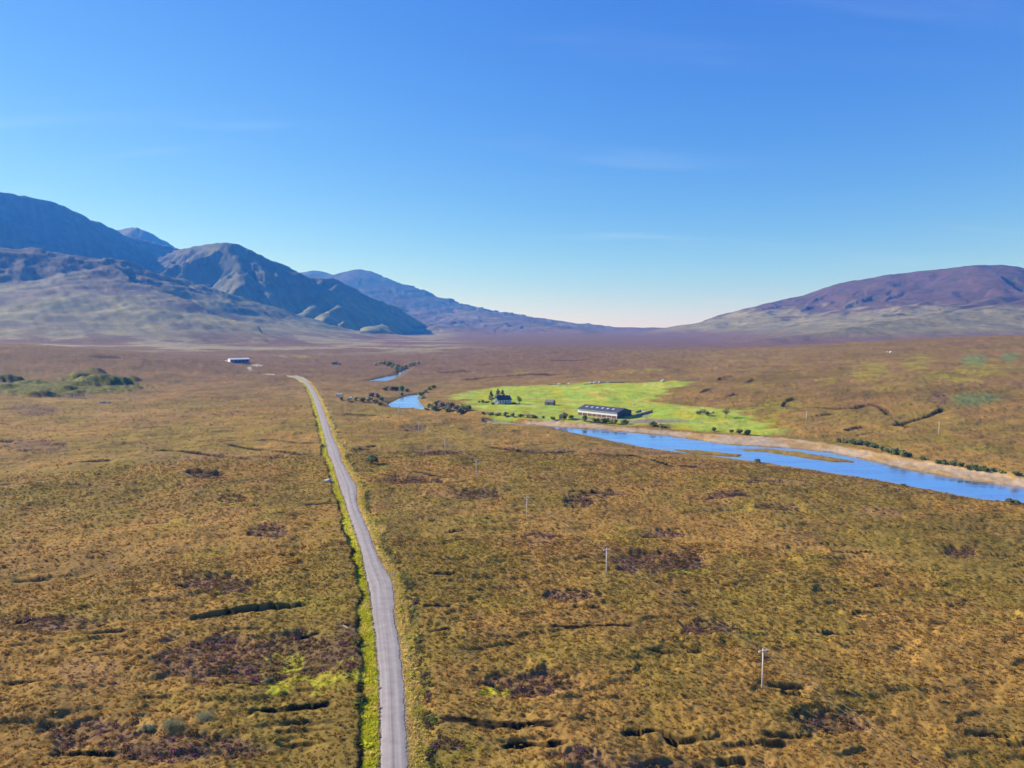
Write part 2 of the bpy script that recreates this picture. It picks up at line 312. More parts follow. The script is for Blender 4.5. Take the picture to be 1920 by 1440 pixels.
# broad heather hill on the right
ridge([(1330, 612, 5000), (1380, 603, 4900), (1420, 588, 4800), (1480, 563, 4650), (1540, 543, 4500), (1600, 526, 4400), (1660, 516, 4300), (1720, 509, 4200), (1780, 502, 4100), (1830, 497, 4000), (1880, 497, 3950)], D(19), D(20), 1.45, 0.05, 60, 4, 200)
ridge([(1880, 497, 3950), (1910, 505, 3900), (1960, 525, 3850), (2150, 560, 3700), (2500, 560, 3500)], D(30), D(20), 1.5, 0.06, 61, 4, 200)
ridge([(1870, 498, 3950), (1885, 530, 3600), (1860, 560, 3150), (1750, 590, 2700)], D(16), D(22), 1.5, 0.05, 62, 4, 160)
ridge([(2200, 540, 3200), (1950, 560, 2950), (1800, 585, 2700), (1600, 612, 2450), (1450, 634, 2250)], D(10), D(12), 1.5, 0.04, 63, 4, 130)
ridge([(2300, 470, 3600), (2600, 420, 3400), (3200, 400, 3000)], D(22), D(25), 1.4, 0.08, 64, 4, 220)

def mountains(x, y, zb):
    z = zb.copy(); lab = np.zeros(x.shape, np.int8); H0 = np.zeros_like(x)
    wx = x + 60 * fbm(x / 420, y / 420, 3, 70); wy = y + 60 * fbm(x / 420, y / 420, 3, 75)
    for pl, sr, sl, p, gul, seed, lb, fr in RIDGES:
        best = np.full_like(x, -1e9); bu = np.ones_like(x); arc = np.zeros_like(x); bq = np.zeros_like(x); L = 0.0
        ext = 150 + max((pl[:, 2].max() + 20) * p / min(sr, sl), 300)
        m = (x > pl[:, 0].min() - ext) & (x < pl[:, 0].max() + ext) & (y > pl[:, 1].min() - ext) & (y < pl[:, 1].max() + ext)
        if not m.any(): continue
        X, Y, B = wx[m], wy[m], zb[m]
        best = np.full_like(X, -1e9); bu = np.ones_like(X); ba = np.zeros_like(X); bH = np.zeros_like(X)
        for i in range(len(pl) - 1):
            ax, ay, az = pl[i]; dx, dy, dz = pl[i + 1] - pl[i]; l2 = dx * dx + dy * dy
            t = np.clip(((X - ax) * dx + (Y - ay) * dy) / l2, 0, 1)
            qx, qy = X - ax - t * dx, Y - ay - t * dy
            q = np.hypot(qx, qy)
            sd = dx * qy - dy * qx                       # >0 left of travel
            s = np.where(sd > 0, sl, sr)
            Hh = np.maximum(az + t * dz - B, 1.0)
            q = np.maximum(np.sqrt(q * q + 25 ** 2) - 25, 0)
            u = q * s / (p * Hh)
            h = Hh * np.maximum(1 - u, 0) ** p
            mm = h > best
            best = np.where(mm, h, best); bu = np.where(mm, u, bu); ba = np.where(mm, L + t * math.sqrt(l2) + (seed % 7) * 400, ba); bH = np.where(mm, Hh, bH)
            L += math.sqrt(l2)
        uu = np.clip(bu, 0, 1)
        g = rid(ba / fr + 0.4 * fbm(X / 300, Y / 300, 2, seed + 3), uu * 1.3 + seed, 4, seed) - 0.9
        best = best + gul * bH * np.sin(np.pi * np.clip(uu, 0, 1)) ** 0.8 * g * 0.55
        best = np.where(bu < 1, best, 0)
        cand = B + best
        zz = z[m]; up = cand > zz
        zz = np.where(up, cand, zz); z[m] = zz
        ll = lab[m]; ll[up & (best > 6)] = lb; lab[m] = ll
        hh = H0[m]; H0[m] = np.where(up, uu, hh)
    rel = np.clip((z - zb) / 60, 0, 1)
    z = z + rel * (5 * fbm(x / 150, y / 150, 4, 80) + 1.2 * fbm(x / 28, y / 28, 2, 84))
    crag = np.clip((z - zb - 90) / 160, 0, 1) * (lab == 2)      # crags and ribs on the steep faces
    z = z + crag * (6.5 * (rid(x / 120, y / 120, 4, 86) - .6) + 1.5 * fbm(x / 22, y / 22, 2, 88))
    return z, lab

# ------------------------------------------------------------------ the land: height, colour, region
A3 = lambda *c: np.array(c, float)
OLIVE, OCHRE, RUST, BROWN = A3(.246, .166, .036), A3(.312, .182, .046), A3(.275, .146, .044), A3(.180, .112, .044)
HEATH, LIME, GRASS, TAN = A3(.115, .066, .064), A3(.38, .36, .025), A3(.30, .41, .05), A3(.30, .26, .15)
SANDC, PEAT, FERNC, STRAW, PINK = A3(.44, .33, .22), A3(.014, .010, .007), A3(.14, .17, .06), A3(.66, .49, .15), A3(.31, .18, .085)
DARKG, ROCK, PURP, FARB = A3(.075, .085, .025), A3(.22, .21, .19), A3(.135, .08, .085), A3(.155, .088, .048)
def mixc(c, k, t): return c + (k - c) * t[:, None]

def land(x, y):
    N = x.shape[0]; r = np.hypot(x, y)
    zb = base(x, y); z = zb.copy()
    lab = np.zeros(N, np.int8)
    near = r < 2000
    # colour of the moor
    n1 = fbm(x / 70, y / 70, 3, 1); n2 = fbm(x / 16, y / 16, 3, 2); n3 = fbm(x / 4.0, y / 4.0, 2, 3); n4 = fbm(x / 260, y / 260, 3, 4)
    col = np.tile(OLIVE, (N, 1))
    col = mixc(col, OCHRE, sstep(-0.35, 0.45, n1 + 0.5 * n2))
    col = mixc(col, RUST, 0.5 * sstep(0.0, 0.9, n4 * 0.9 + 0.5 * n2 + 0.12 * n3))
    col = mixc(col, BROWN, 0.6 * sstep(0.1, 0.85, 0.6 * fbm(x / 40, y / 22, 3, 9) + 0.2 * n3 + 0.0008 * (np.clip(r, 0, 700) - 150)))
    col = mixc(col, LIME * 0.75, 0.22 * sstep(0.25, 0.9, fbm(x / 22, y / 22, 3, 12) + 0.3 * n3))
    far = sstep(420, 1100, r) * (1 - 0.6 * sstep(120, 300, x) * sstep(1700, 1300, r))
    col = mixc(col, FARB, 0.85 * far)
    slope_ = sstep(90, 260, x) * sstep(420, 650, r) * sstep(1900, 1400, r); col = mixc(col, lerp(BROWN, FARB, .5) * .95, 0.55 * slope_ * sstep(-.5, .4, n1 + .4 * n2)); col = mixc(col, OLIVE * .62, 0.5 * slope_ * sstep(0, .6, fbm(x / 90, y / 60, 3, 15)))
    tanm = sstep(-0.2, 0.35, n4 + 0.4 * n1 + 0.2 * n2) * sstep(1300, 1700, r) * sstep(60, -200, x + 0.1 * y - 150)
    col = mixc(col, TAN, 0.8 * tanm)
    farpurp = sstep(1500, 2400, r); col = mixc(col, PURP * 1.1, 0.5 * farpurp * (1 - tanm))
    # relief of the moor
    idx = np.where(near)[0]; X, Y, R = x[idx], y[idx], r[idx]
    lat, rz, rw = np.full(N, 1e3), np.zeros(N), np.full(N, 2.0)
    ri = np.where((r < 1500) & (np.abs(x - np.interp(y, RC[:, 1], RC[:, 0])) < 60))[0]
    if len(ri):
        a, b, c = road_coords(x[ri], y[ri]); lat[ri] = a; rz[ri] = b; rw[ri] = c
    edge = np.abs(lat) - rw
    sd = np.full(N, 1e3); rvi = np.where((x > RIVER_BB[0] - 60) & (x < RIVER_BB[1] + 100) & (y > 100) & (y < 1500))[0]
    if len(rvi):
        s = np.full(len(rvi), 1e3)
        for pl in RIVERS: s = np.minimum(s, poly_sd(x[rvi], y[rvi], pl))
        for pl in ISLES: s = np.maximum(s, -poly_sd(x[rvi], y[rvi], pl))
        sd[rvi] = s + 0.8 * gnoise(x[rvi] / 5, y[rvi] / 5, 20) + 0.5 * gnoise(x[rvi] / 1.8, y[rvi] / 1.8, 21)
    pas = np.full(N, 1e3); si = np.where((x > -150) & (x < 330) & (y > 300) & (y < 950))[0]; snd = np.full(N, 1e3)
    if len(si):
        pas[si] = poly_sd(x[si], y[si], PASTURE) + 11 * fbm(x[si] / 26, y[si] / 20, 4, 25)
    si2 = np.where((x > -60) & (x < 420) & (y > 180) & (y < 560))[0]
    if len(si2): snd[si2] = poly_sd(x[si2], y[si2], SAND) + 1.2 * gnoise(x[si2] / 6, y[si2] / 6, 26)
    past = 1 - sstep(-9, 4, pas)
    calm = sstep(2, 30, sd) * (1 - 0.35 * past)
    rel = np.zeros(N)
    rel[idx] = 1.1 * fbm(X / 55, Y / 55, 3, 30) + 0.55 * fbm(X / 17, Y / 12, 3, 33)
    step = fbm(X / 24, Y / 9, 3, 35); rel[idx] += 0.5 * (sstep(0.0, 0.14, step) - 0.5) * (1 - 0.3 * sstep(500, 1200, R))
    tn = np.where(r < 620)[0]
    tuss = np.zeros(N)
    if len(tn):
        xx, yy = x[tn], y[tn]
        tuss[tn] = gnoise(xx / 1.7, yy / 1.7, 37) * 0.15 + gnoise(xx / 0.75, yy / 0.75, 38) * 0.10
        rel[tn] += tuss[tn] * (1 - past[tn])
    rel[idx] += sstep(300, 800, R) * 0.35 * fbm(X / 14, Y / 9, 2, 39) * (1 - past[idx])
    z += rel * calm * 0.85
    # hollows of dark heather, cuttings, humps
    hol = np.zeros(N); hol[idx] = ell(X, Y, HOLLOW)
    z -= hol * 0.55 * calm
    col = mixc(col, HEATH, 0.6 * hol * (0.55 + 0.45 * sstep(-0.3, 0.3, n3)))
    pk = np.zeros(N); pk[idx] = ell(X, Y, PINKS); col = mixc(col, PINK, 0.4 * pk * sstep(-0.5, 0.4, n2 + n3 * 0.5))
    gr = np.zeros(N); gr[idx] = ell(X, Y, GREENS); col = mixc(col, LIME, 0.8 * gr * sstep(-0.25, 0.2, n3))
    fr = np.zeros(N); fr[idx] = ell(X, Y, FERN); col = mixc(col, FERNC, 0.85 * fr)
    lh = np.zeros(N); lh[idx] = ell(X, Y, LIMEHILL); col = mixc(col, lerp(LIME, OLIVE, 0.35) * 0.85, 0.7 * lh * sstep(-0.4, 0.3, n2))
    peat = np.zeros(N)
    for pl, dep, reach in CUTW:
        m = np.where((x > pl[:, 0].min() - 12) & (x < pl[:, 0].max() + 12) & (y > pl[:, 1].min() - 14 - pl[:, 1].mean() * .06) & (y < pl[:, 1].max() + 8 + pl[:, 1].mean() * .03))[0]
        if not len(m): continue
        q, s, arc = seg_dist(x[m], y[m], pl); L = np.hypot(*np.diff(pl, axis=0).T).sum()
        q = q + 0.5 * gnoise(x[m] / 2.2, y[m] / 2.2, 44); sg = np.where(s > 0, q, -q) if pl[-1, 0] > pl[0, 0] else np.where(s > 0, -q, q)
        sc_ = max(1.0, (pl[:, 1].mean() / 190) ** 1.1)
        end = sstep(0, L * 0.12 + 0.5, arc) * sstep(L, L * 0.88 - 0.5, arc) * (0.75 + 0.45 * sstep(-0.4, 0.4, gnoise(arc / (6 * sc_) + dep * 9, arc * 0, 45)))
        f = end * (sstep(0.35 * sc_, -0.15 * sc_, sg) * sstep(-max(reach * 0.42, 1.2) * sc_, -0.6 * sc_, sg))
        z[m] -= dep * (1.25 if pl[:, 1].mean() < 350 else .8) * f
        peat[m] = np.maximum(peat[m], (.55 if reach < 2 else .6 if pl[:, 1].mean() > 350 else 1.0) * end * sstep(0.5 * sc_, 0.1 * sc_, sg) * sstep(-reach * sc_ * 0.5, -reach * sc_ * 0.3, sg))
    for px, py, hwp, hgt in HUMPS:
        gx, gy = hit([px, px + hwp], [py, py]); rad = abs(gx[1] - gx[0])
        m = np.where((np.abs(x - gx[0]) < rad * 2) & (np.abs(y - gy[0]) < rad * 2))[0]
        if len(m):
            q = np.hypot(x[m] - gx[0], (y[m] - gy[0]) / 1.15) / rad + 0.22 * fbm(x[m] / 9, y[m] / 9, 3, 48)
            z[m] = np.maximum(z[m], zb[m] + 1.15 * hgt * np.clip(1 - q * q, 0, 1) ** 0.75 + 0.2 * n3[m]) * (q < 1) + z[m] * (q >= 1)
            col[m] = mixc(col[m], lerp(LIME * 0.5, DARKG * .8, np.clip(0.62 + n3[m], 0, 1)[:, None]), sstep(1.15, 0.85, q) * 0.85)  # hummock shade put into the colour: greens darkened in patches
    col = mixc(col, PEAT, np.clip(peat * 1.15, 0, 1) * 0.97)
    # pasture
    pc = mixc(np.tile(GRASS, (N, 1)), LIME * 1.0, sstep(-0.2, 0.6, n2)); pc = mixc(pc, STRAW * .9, 0.38 * sstep(0.05, 0.6, fbm(x / 30, y / 16, 4, 52))); pc = mixc(pc, GRASS * .65, 0.4 * sstep(0.1, 0.6, fbm(x / 9, y / 12, 3, 53)))
    pc = mixc(pc, OLIVE * 1.2, 0.5 * sstep(0.3, 0.8, n3))
    col = col + (pc - col) * past[:, None]
    yd = np.zeros(N); yd[idx] = ell(X, Y, [(1235, 790, 75, 4), (1120, 786, 50, 3.5), (1200, 780, 24, 4)]); col = mixc(col, A3(.26, .20, .17), 0.85 * yd)
    # shore and bank
    bw = lerp(8.0, 28.0, sstep(15, 75, x)) * np.where(snd < 3, .5, 1.0)
    bank = sstep(0.0, bw, sd); bz = np.where(sd < 0, WZ - 2.0 * sstep(0, -4, sd), WZ + 0.08 + 0.35 * sstep(0, 1.2, sd))
    z = np.where(sd < bw, lerp(bz, z, bank), z)
    shore = 1 - sstep(-3.2, -0.6, snd)
    z = lerp(z, np.minimum(z, WZ + 0.35 + 0.25 * n3 + 0.12 * np.clip(sd, 0, 14)), shore * (sd > 0))
    sc2 = mixc(np.tile(SANDC, (N, 1)), OCHRE * 1.25, sstep(-0.3, 0.5, n2 + 0.4 * n3) * 0.7)
    col = col + (sc2 - col) * shore[:, None]
    isl = np.zeros(N)
    if len(rvi):
        s = np.full(len(rvi), 1e3)
        for pl in ISLES: s = np.minimum(s, poly_sd(x[rvi], y[rvi], pl))
        isl[rvi] = 1 - sstep(0, 1, s)
    z = np.where(isl > 0, np.minimum(z, WZ + 0.1 + 0.35 * sstep(0, 1.5, sd)), z)
    col = mixc(col, OLIVE * 1.05, isl * 0.9)
    wet = sstep(1.4, 0.2, sd); col = mixc(col, BROWN * 0.7, wet * 0.7)
    # road bed and verges: the road lies in a shallow cut through the peat
    e = edge + 0.35 * gnoise(x / 1.6, y / 1.6, 55) * (edge > 0.4)
    vl = np.where(lat < 0, 2.5, 3.0) + 0.75 * gnoise(x / 6, y / 6, 56) + 0.8 * gnoise(x / 23, y / 23, 59)
    cutd = np.where(lat < 0, 0.45, 0.35) * sstep(1200, 500, r)
    toward = sstep(vl, vl + np.where(lat < 0, 0.55, 2.2), e)
    vz = rz - 0.10 - 0.22 * sstep(1.2, 2.4, e) * (lat > 0) + 0.12 * tuss * (e > 0.3)
    rough = np.maximum(z, rz + cutd * 0.75 + 0.25 * tuss)
    mz = lerp(rough, z, sstep(4, 16, e))
    rd = e < 22
    z = np.where(rd, lerp(vz, mz, toward), z)
    vfade = sstep(1400, 800, r)
    vg = sstep(0.15, 0.5, e) * (1 - sstep(vl - 0.2, vl + 0.4, e))
    left = lat < 0
    vc_l = mixc(np.tile(LIME * 1.4, (N, 1)), STRAW, 0.5 * sstep(-0.1, 0.6, n3 + 0.6 * n2))
    vc_r = mixc(np.tile(STRAW, (N, 1)), LIME, 0.6 * sstep(0.0, 0.6, n3 + 0.4 * n2 + 0.3 * (e - 1.4)))
    vc = np.where(left[:, None], vc_l, vc_r)
    col = col + (vc - col) * (vg * (0.5 + 0.5 * vfade))[:, None]
    grav = (1 - sstep(0.15, 0.55, e)) * rd
    col = mixc(col, A3(.30, .25, .19), grav)
    col = mixc(col, PEAT * 1.5, 0.85 * left * rd * sstep(vl - 0.3, vl + 0.1, e) * sstep(vl + 1.0, vl + 0.5, e) * sstep(0.1, 0.45, fbm(x / 9, y / 9, 2, 57) + 0.1) * vfade)  # dark peat edge that also paints the bank's thin shadow line
    col = mixc(col, DARKG * 0.8, 0.75 * (~left) * rd * sstep(vl - 0.2, vl + 0.2, e) * sstep(vl + 2.4, vl + 1.4, e) * sstep(-0.35, 0.1, fbm(x / 8, y / 8, 2, 58)) * vfade)
    tk = np.zeros(N); tk[idx] = ell(X, Y, [(466, 691, 7, 5), (482, 684.5, 18, 2), (425, 677, 28, 1.5), (505, 700.5, 14, 1.2)]); col = mixc(col, A3(.50, .42, .33), 0.8 * tk)
    # mountains
    mi = np.where(r > 1250)[0]
    if len(mi):
        zz, ll = mountains(x[mi], y[mi], zb[mi])
        up = zz > z[mi] + 0.0
        gain = (zz - zb[mi]) * sstep(1450, 1800, r[mi])
        z[mi] = z[mi] + np.maximum(gain, 0); lab[mi] = ll
        a = fbm(x[mi] / 340, y[mi] / 340, 4, 90); b = fbm(x[mi] / 80, y[mi] / 80, 4, 92); c = fbm(x[mi] / 25, y[mi] / 25, 2, 93)
        hgt = np.clip(gain / 400, 0, 1.5)
        cm = np.tile(lerp(TAN, OLIVE * 1.6, 0.25), (len(mi), 1))
        cm = mixc(cm, lerp(PURP, TAN, .25), sstep(-0.5, 0.6, a * .6 + 0.3 * b + 0.5 * hgt - 0.1))
        cm = mixc(cm, lerp(TAN, DARKG, 0.45), 0.5 * sstep(-0.1, 0.7, b - 0.1 * hgt + 0.2 * c))
        cm = mixc(cm, ROCK * 1.1, 0.35 * sstep(0.25, 0.7, c + 0.5 * b + 0.35 * hgt - 0.1))
        ch = mixc(np.tile(TAN * 0.95, (len(mi), 1)), PURP * 1.05, sstep(-0.1, 0.35, a * 0.45 + 0.35 * b + 3.2 * (gain / 420) - 0.85))
        ch = mixc(ch, DARKG * 1.2, 0.5 * sstep(0.15, 0.6, b + 0.3 * c - 0.1))
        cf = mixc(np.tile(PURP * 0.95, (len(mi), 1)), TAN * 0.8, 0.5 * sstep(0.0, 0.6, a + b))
        cm = mixc(cm, A3(.20, .20, .10), 0.55 * sstep(-2300, -1700, x[mi]) * sstep(3000, 3500, y[mi])); cm = mixc(cm, A3(.24, .20, .185), 0.45 * sstep(-1500, -2100, x[mi]) * sstep(4200, 3600, y[mi]))
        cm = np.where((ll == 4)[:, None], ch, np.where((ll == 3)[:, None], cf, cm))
        stk = fbm((x[mi] + .8 * y[mi]) / 34, (y[mi] - .8 * x[mi]) / 420, 3, 97); cm = cm * np.where(ll == 4, .74, lerp(.95, .5, sstep(90, 420, gain)))[:, None] * (1 + .26 * np.clip(stk, -1, 1))[:, None] * np.where((ll == 4)[:, None], A3(1.12, 1.0, .86), A3(1, 1, 1)); cm = cm * A3(.86, .95, 1.0); w = sstep(1, 45, gain)  # shade put into colour: mountains darken with height, plus a bluer haze tint
        col[mi] = col[mi] + (cm - col[mi]) * w[:, None]
    lab = np.where((pas < 0) & (lab == 0), 1, lab)
    col = col * (1 + 0.10 * np.clip(n3, -1, 1))[:, None]
    return z, np.clip(col, 0.004, 0.9), lab, dict(sd=sd, edge=edge, lat=lat, past=past, hol=hol, shore=shore, peat=peat, e=e, vl=vl, gr=gr, tn=n3, n2=n2)

def ground_z(x, y):
    return land(np.atleast_1d(np.asarray(x, float)), np.atleast_1d(np.asarray(y, float)))[0]
def put(px, py):                         # stands where the line of sight meets the finished ground
    gx, gy = hit(px, py, lambda a, b: land(a, b)[0])
    z = ground_z(gx, gy)
    return float(gx[0]), float(gy[0]), float(z[0])

# ------------------------------------------------------------------ materials
def nodemat(name):
    m = bpy.data.materials.new(name); m.use_nodes = True
    nt = m.node_tree; b = nt.nodes['Principled BSDF']
    return m, nt, b
def N_(nt, t, **kw):
    nd = nt.nodes.new(t)
    for k, v in kw.items(): setattr(nd, k, v)
    return nd
def noise_node(nt, vec, scale, detail=4.0, rough=0.6):
    t = N_(nt, 'ShaderNodeTexNoise'); t.inputs['Scale'].default_value = scale; t.inputs['Detail'].default_value = detail
    t.inputs['Roughness'].default_value = rough
    if vec is not None: nt.links.new(vec, t.inputs['Vector'])
    return t.outputs['Fac']
def maprange(nt, v, a, b, c, d):
    t = N_(nt, 'ShaderNodeMapRange'); nt.links.new(v, t.inputs['Value'])
    for k, q in zip(('From Min', 'From Max', 'To Min', 'To Max'), (a, b, c, d)): t.inputs[k].default_value = q
    return t.outputs['Result']
def vscale(nt, colr, fac):
    t = N_(nt, 'ShaderNodeVectorMath', operation='SCALE'); nt.links.new(colr, t.inputs[0])
    nt.links.new(fac, t.inputs['Scale']); return t.outputs[0]
def plain(name, rgb, rough=0.8, var=0.25, scale=3.0, metal=0.0, bump=0.0, spec=0.3):
    m, nt, b = nodemat(name)
    tc = N_(nt, 'ShaderNodeNewGeometry')
    f = noise_node(nt, tc.outputs['Position'], scale)
    c = N_(nt, 'ShaderNodeRGB'); c.outputs[0].default_value = (*rgb, 1)
    nt.links.new(vscale(nt, c.outputs[0], maprange(nt, f, 0.3, 0.7, 1 - var, 1 + var)), b.inputs['Base Color'])
    b.inputs['Roughness'].default_value = rough; b.inputs['Metallic'].default_value = metal
    b.inputs['Specular IOR Level'].default_value = spec
    if bump:
        bp = N_(nt, 'ShaderNodeBump'); bp.inputs['Strength'].default_value = bump; bp.inputs['Distance'].default_value = 0.05
        nt.links.new(f, bp.inputs['Height']); nt.links.new(bp.outputs[0], b.inputs['Normal'])
    return m
def land_material():
    m, nt, b = nodemat('land')
    at = N_(nt, 'ShaderNodeAttribute', attribute_name='tint'); g = N_(nt, 'ShaderNodeNewGeometry')
    fine = noise_node(nt, g.outputs['Position'], 1.6, 5, 0.7); mid = noise_node(nt, g.outputs['Position'], 0.16, 4, 0.65); big = noise_node(nt, g.outputs['Position'], 0.018, 5, 0.65)
    def mul(a, c):
        t = N_(nt, 'ShaderNodeMath', operation='MULTIPLY'); nt.links.new(a, t.inputs[0]); nt.links.new(c, t.inputs[1]); return t.outputs[0]
    f = mul(mul(maprange(nt, fine, 0.3, 0.7, 0.84, 1.16), maprange(nt, mid, 0.3, 0.7, 0.84, 1.16)), maprange(nt, big, 0.3, 0.7, 0.8, 1.2))
    nt.links.new(vscale(nt, at.outputs['Color'], f), b.inputs['Base Color'])
    b.inputs['Roughness'].default_value = 0.95; b.inputs['Specular IOR Level'].default_value = 0.08
    bp = N_(nt, 'ShaderNodeBump'); bp.inputs['Strength'].default_value = 0.6; bp.inputs['Distance'].default_value = 0.25
    nt.links.new(fine, bp.inputs['Height'])
    bp2 = N_(nt, 'ShaderNodeBump'); bp2.inputs['Strength'].default_value = 0.35; bp2.inputs['Distance'].default_value = 1.2
    nt.links.new(mid, bp2.inputs['Height']); nt.links.new(bp2.outputs[0], bp.inputs['Normal'])
    bp3 = N_(nt, 'ShaderNodeBump'); bp3.inputs['Strength'].default_value = 0.45; bp3.inputs['Distance'].default_value = 6.0
    nt.links.new(big, bp3.inputs['Height']); nt.links.new(bp3.outputs[0], bp2.inputs['Normal'])
    nt.links.new(bp.outputs[0], b.inputs['Normal'])
    return m
LAND = land_material()

def tag(o, label=None, cat=None, group=None, kind=None):
    for k, v in (('label', label), ('category', cat), ('group', group), ('kind', kind)):
        if v: o[k] = v
    return o
def fast_mesh(name, verts, quads, mat, tint=None, smooth=True):
    me = bpy.data.meshes.new(name); nv, nf = len(verts), len(quads); k = quads.shape[1]
    me.vertices.add(nv); me.vertices.foreach_set('co', np.asarray(verts, np.float32).ravel())
    me.loops.add(nf * k); me.loops.foreach_set('vertex_index', quads.astype(np.int32).ravel())
    me.polygons.add(nf); me.polygons.foreach_set('loop_start', np.arange(0, nf * k, k, dtype=np.int32))
    me.polygons.foreach_set('use_smooth', np.full(nf, smooth))
    me.update(calc_edges=True)
    if tint is not None:
        a = me.color_attributes.new('tint', 'FLOAT_COLOR', 'POINT')
        c = np.ones((nv, 4), np.float32); c[:, :3] = tint; a.data.foreach_set('color', c.ravel())
    me.materials.append(mat)
    o = bpy.data.objects.new(name, me); COL.objects.link(o); return o

# ------------------------------------------------------------------ terrain sheet (polar grid about the drone, to the horizon)
fine_a = np.concatenate([np.linspace(math.radians(-52), math.radians(-40), 90)[:-1], np.linspace(math.radians(-40), math.radians(40), 990), np.linspace(math.radians(40), math.radians(52), 90)[1:]])
side = math.radians(52) + (math.pi - math.radians(52)) * np.linspace(0, 1, 46)[1:] ** 1.25
ang = np.concatenate([-side[::-1], fine_a, side[:-1]])
rows_py = np.concatenate([np.arange(1500, 835, -1.75), np.arange(835, 700, -0.85), np.arange(700, 667, -1.3)])
r_near = CAM_H * FPX / (rows_py - 615)
r_in = np.concatenate([[4.0], np.geomspace(12, 44, 10)[:-1], np.geomspace(44, r_near[0], 76)[:-1]])
rr_ = np.concatenate([r_in, r_near, np.arange(r_near[-1] + 14, 2300, 15.0), np.arange(2300, 5900, 20.0), np.arange(5900, 10200, 52.0), np.geomspace(10250, 12000, 8)])
NA, NR = len(ang), len(rr_)
AA, RR = np.meshgrid(ang, rr_)
TX, TY = (RR * np.sin(AA)).ravel(), (RR * np.cos(AA)).ravel()
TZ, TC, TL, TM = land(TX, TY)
jj, ii = np.meshgrid(np.arange(NR - 1), np.arange(NA), indexing='ij')
i2 = (ii + 1) % NA
Q = np.stack([jj * NA + ii, jj * NA + i2, (jj + 1) * NA + i2, (jj + 1) * NA + ii], -1).reshape(-1, 4)[:, ::-1]
V = np.stack([TX, TY, TZ], 1)
fl = TL[Q[:, 0]]
def sub(name, mask, mat=LAND, verts=V):
    q = Q[mask]; u, inv = np.unique(q, return_inverse=True)
    return fast_mesh(name, verts[u], inv.reshape(-1, 4), mat, TC[u])
for nm, k, lb in (('ground', 0, 'brown and olive heather moor covering the valley floor'), ('pasture', 1, 'bright green pasture round the farm beside the river'),
                  ('mountain', 2, 'steep dark blue shaded mountain ridges on the left'), ('far_mountain', 3, 'distant hazy blue mountain and skyline beyond the valley'),
                  ('hill', 4, 'broad rounded purple heather hill on the right')):
    tag(sub(nm, fl == k), lb, {'ground': 'moor', 'pasture': 'field', 'mountain': 'mountain', 'far_mountain': 'mountain', 'hill': 'hill'}[nm], None, 'structure')

# ------------------------------------------------------------------ water
m, nt, b = nodemat('water')
b.inputs['Base Color'].default_value = (0.66, 0.84, 1.0, 1); b.inputs['Roughness'].default_value = 0.05; b.inputs['IOR'].default_value = 1.34; b.inputs['Metallic'].default_value = 0.92
g = N_(nt, 'ShaderNodeNewGeometry')
mp = N_(nt, 'ShaderNodeMapping'); mp.inputs['Scale'].default_value = (0.5, 0.9, 1); nt.links.new(g.outputs['Position'], mp.inputs['Vector'])
rp = noise_node(nt, mp.outputs[0], 1.2, 3, 0.5); gust = noise_node(nt, g.outputs['Position'], 0.035, 3, 0.5)
bp = N_(nt, 'ShaderNodeBump'); bp.inputs['Distance'].default_value = 0.03
nt.links.new(maprange(nt, gust, 0.4, 0.62, 0.02, 0.3), bp.inputs['Strength']); nt.links.new(rp, bp.inputs['Height']); nt.links.new(bp.outputs[0], b.inputs['Normal'])
sh_ = N_(nt, 'ShaderNodeAttribute', attribute_name='shallow'); nt.links.new(maprange(nt, sh_.outputs['Fac'], 0, 1, 0.92, 0.35), b.inputs['Metallic'])
mx_ = N_(nt, 'ShaderNodeMix', data_type='RGBA'); nt.links.new(sh_.outputs['Fac'], mx_.inputs['Factor']); mx_.inputs['A'].default_value = (0.60, 0.74, 1.0, 1); mx_.inputs['B'].default_value = (0.20, 0.19, 0.16, 1)
nt.links.new(mx_.outputs['Result'], b.inputs['Base Color'])
mw = N_(nt, 'ShaderNodeMapping'); mw.inputs['Rotation'].default_value = (0, 0, .5); mw.inputs['Scale'].default_value = (.02, .11, 1); nt.links.new(g.outputs['Position'], mw.inputs['Vector'])
nt.links.new(maprange(nt, noise_node(nt, mw.outputs[0], 1.0, 5, .6), .35, .65, .02, .34), b.inputs['Roughness'])
WATER = m
wv = V.copy(); wv[:, 2] = WZ
wm = (TM['sd'][Q] < 2.5).any(1)
rv_ = sub('river', wm, WATER, wv); _u = np.unique(Q[wm]); _a = rv_.data.attributes.new('shallow', 'FLOAT', 'POINT')
_a.data.foreach_set('value', np.clip(sstep(-7, .5, TM['sd'][_u]) * (.55 + .8 * fbm(TX[_u] / 14, TY[_u] / 14, 3, 66)), 0, 1).astype(np.float32))
tag(rv_, 'blue river winding past the farm', 'river', None, 'structure')

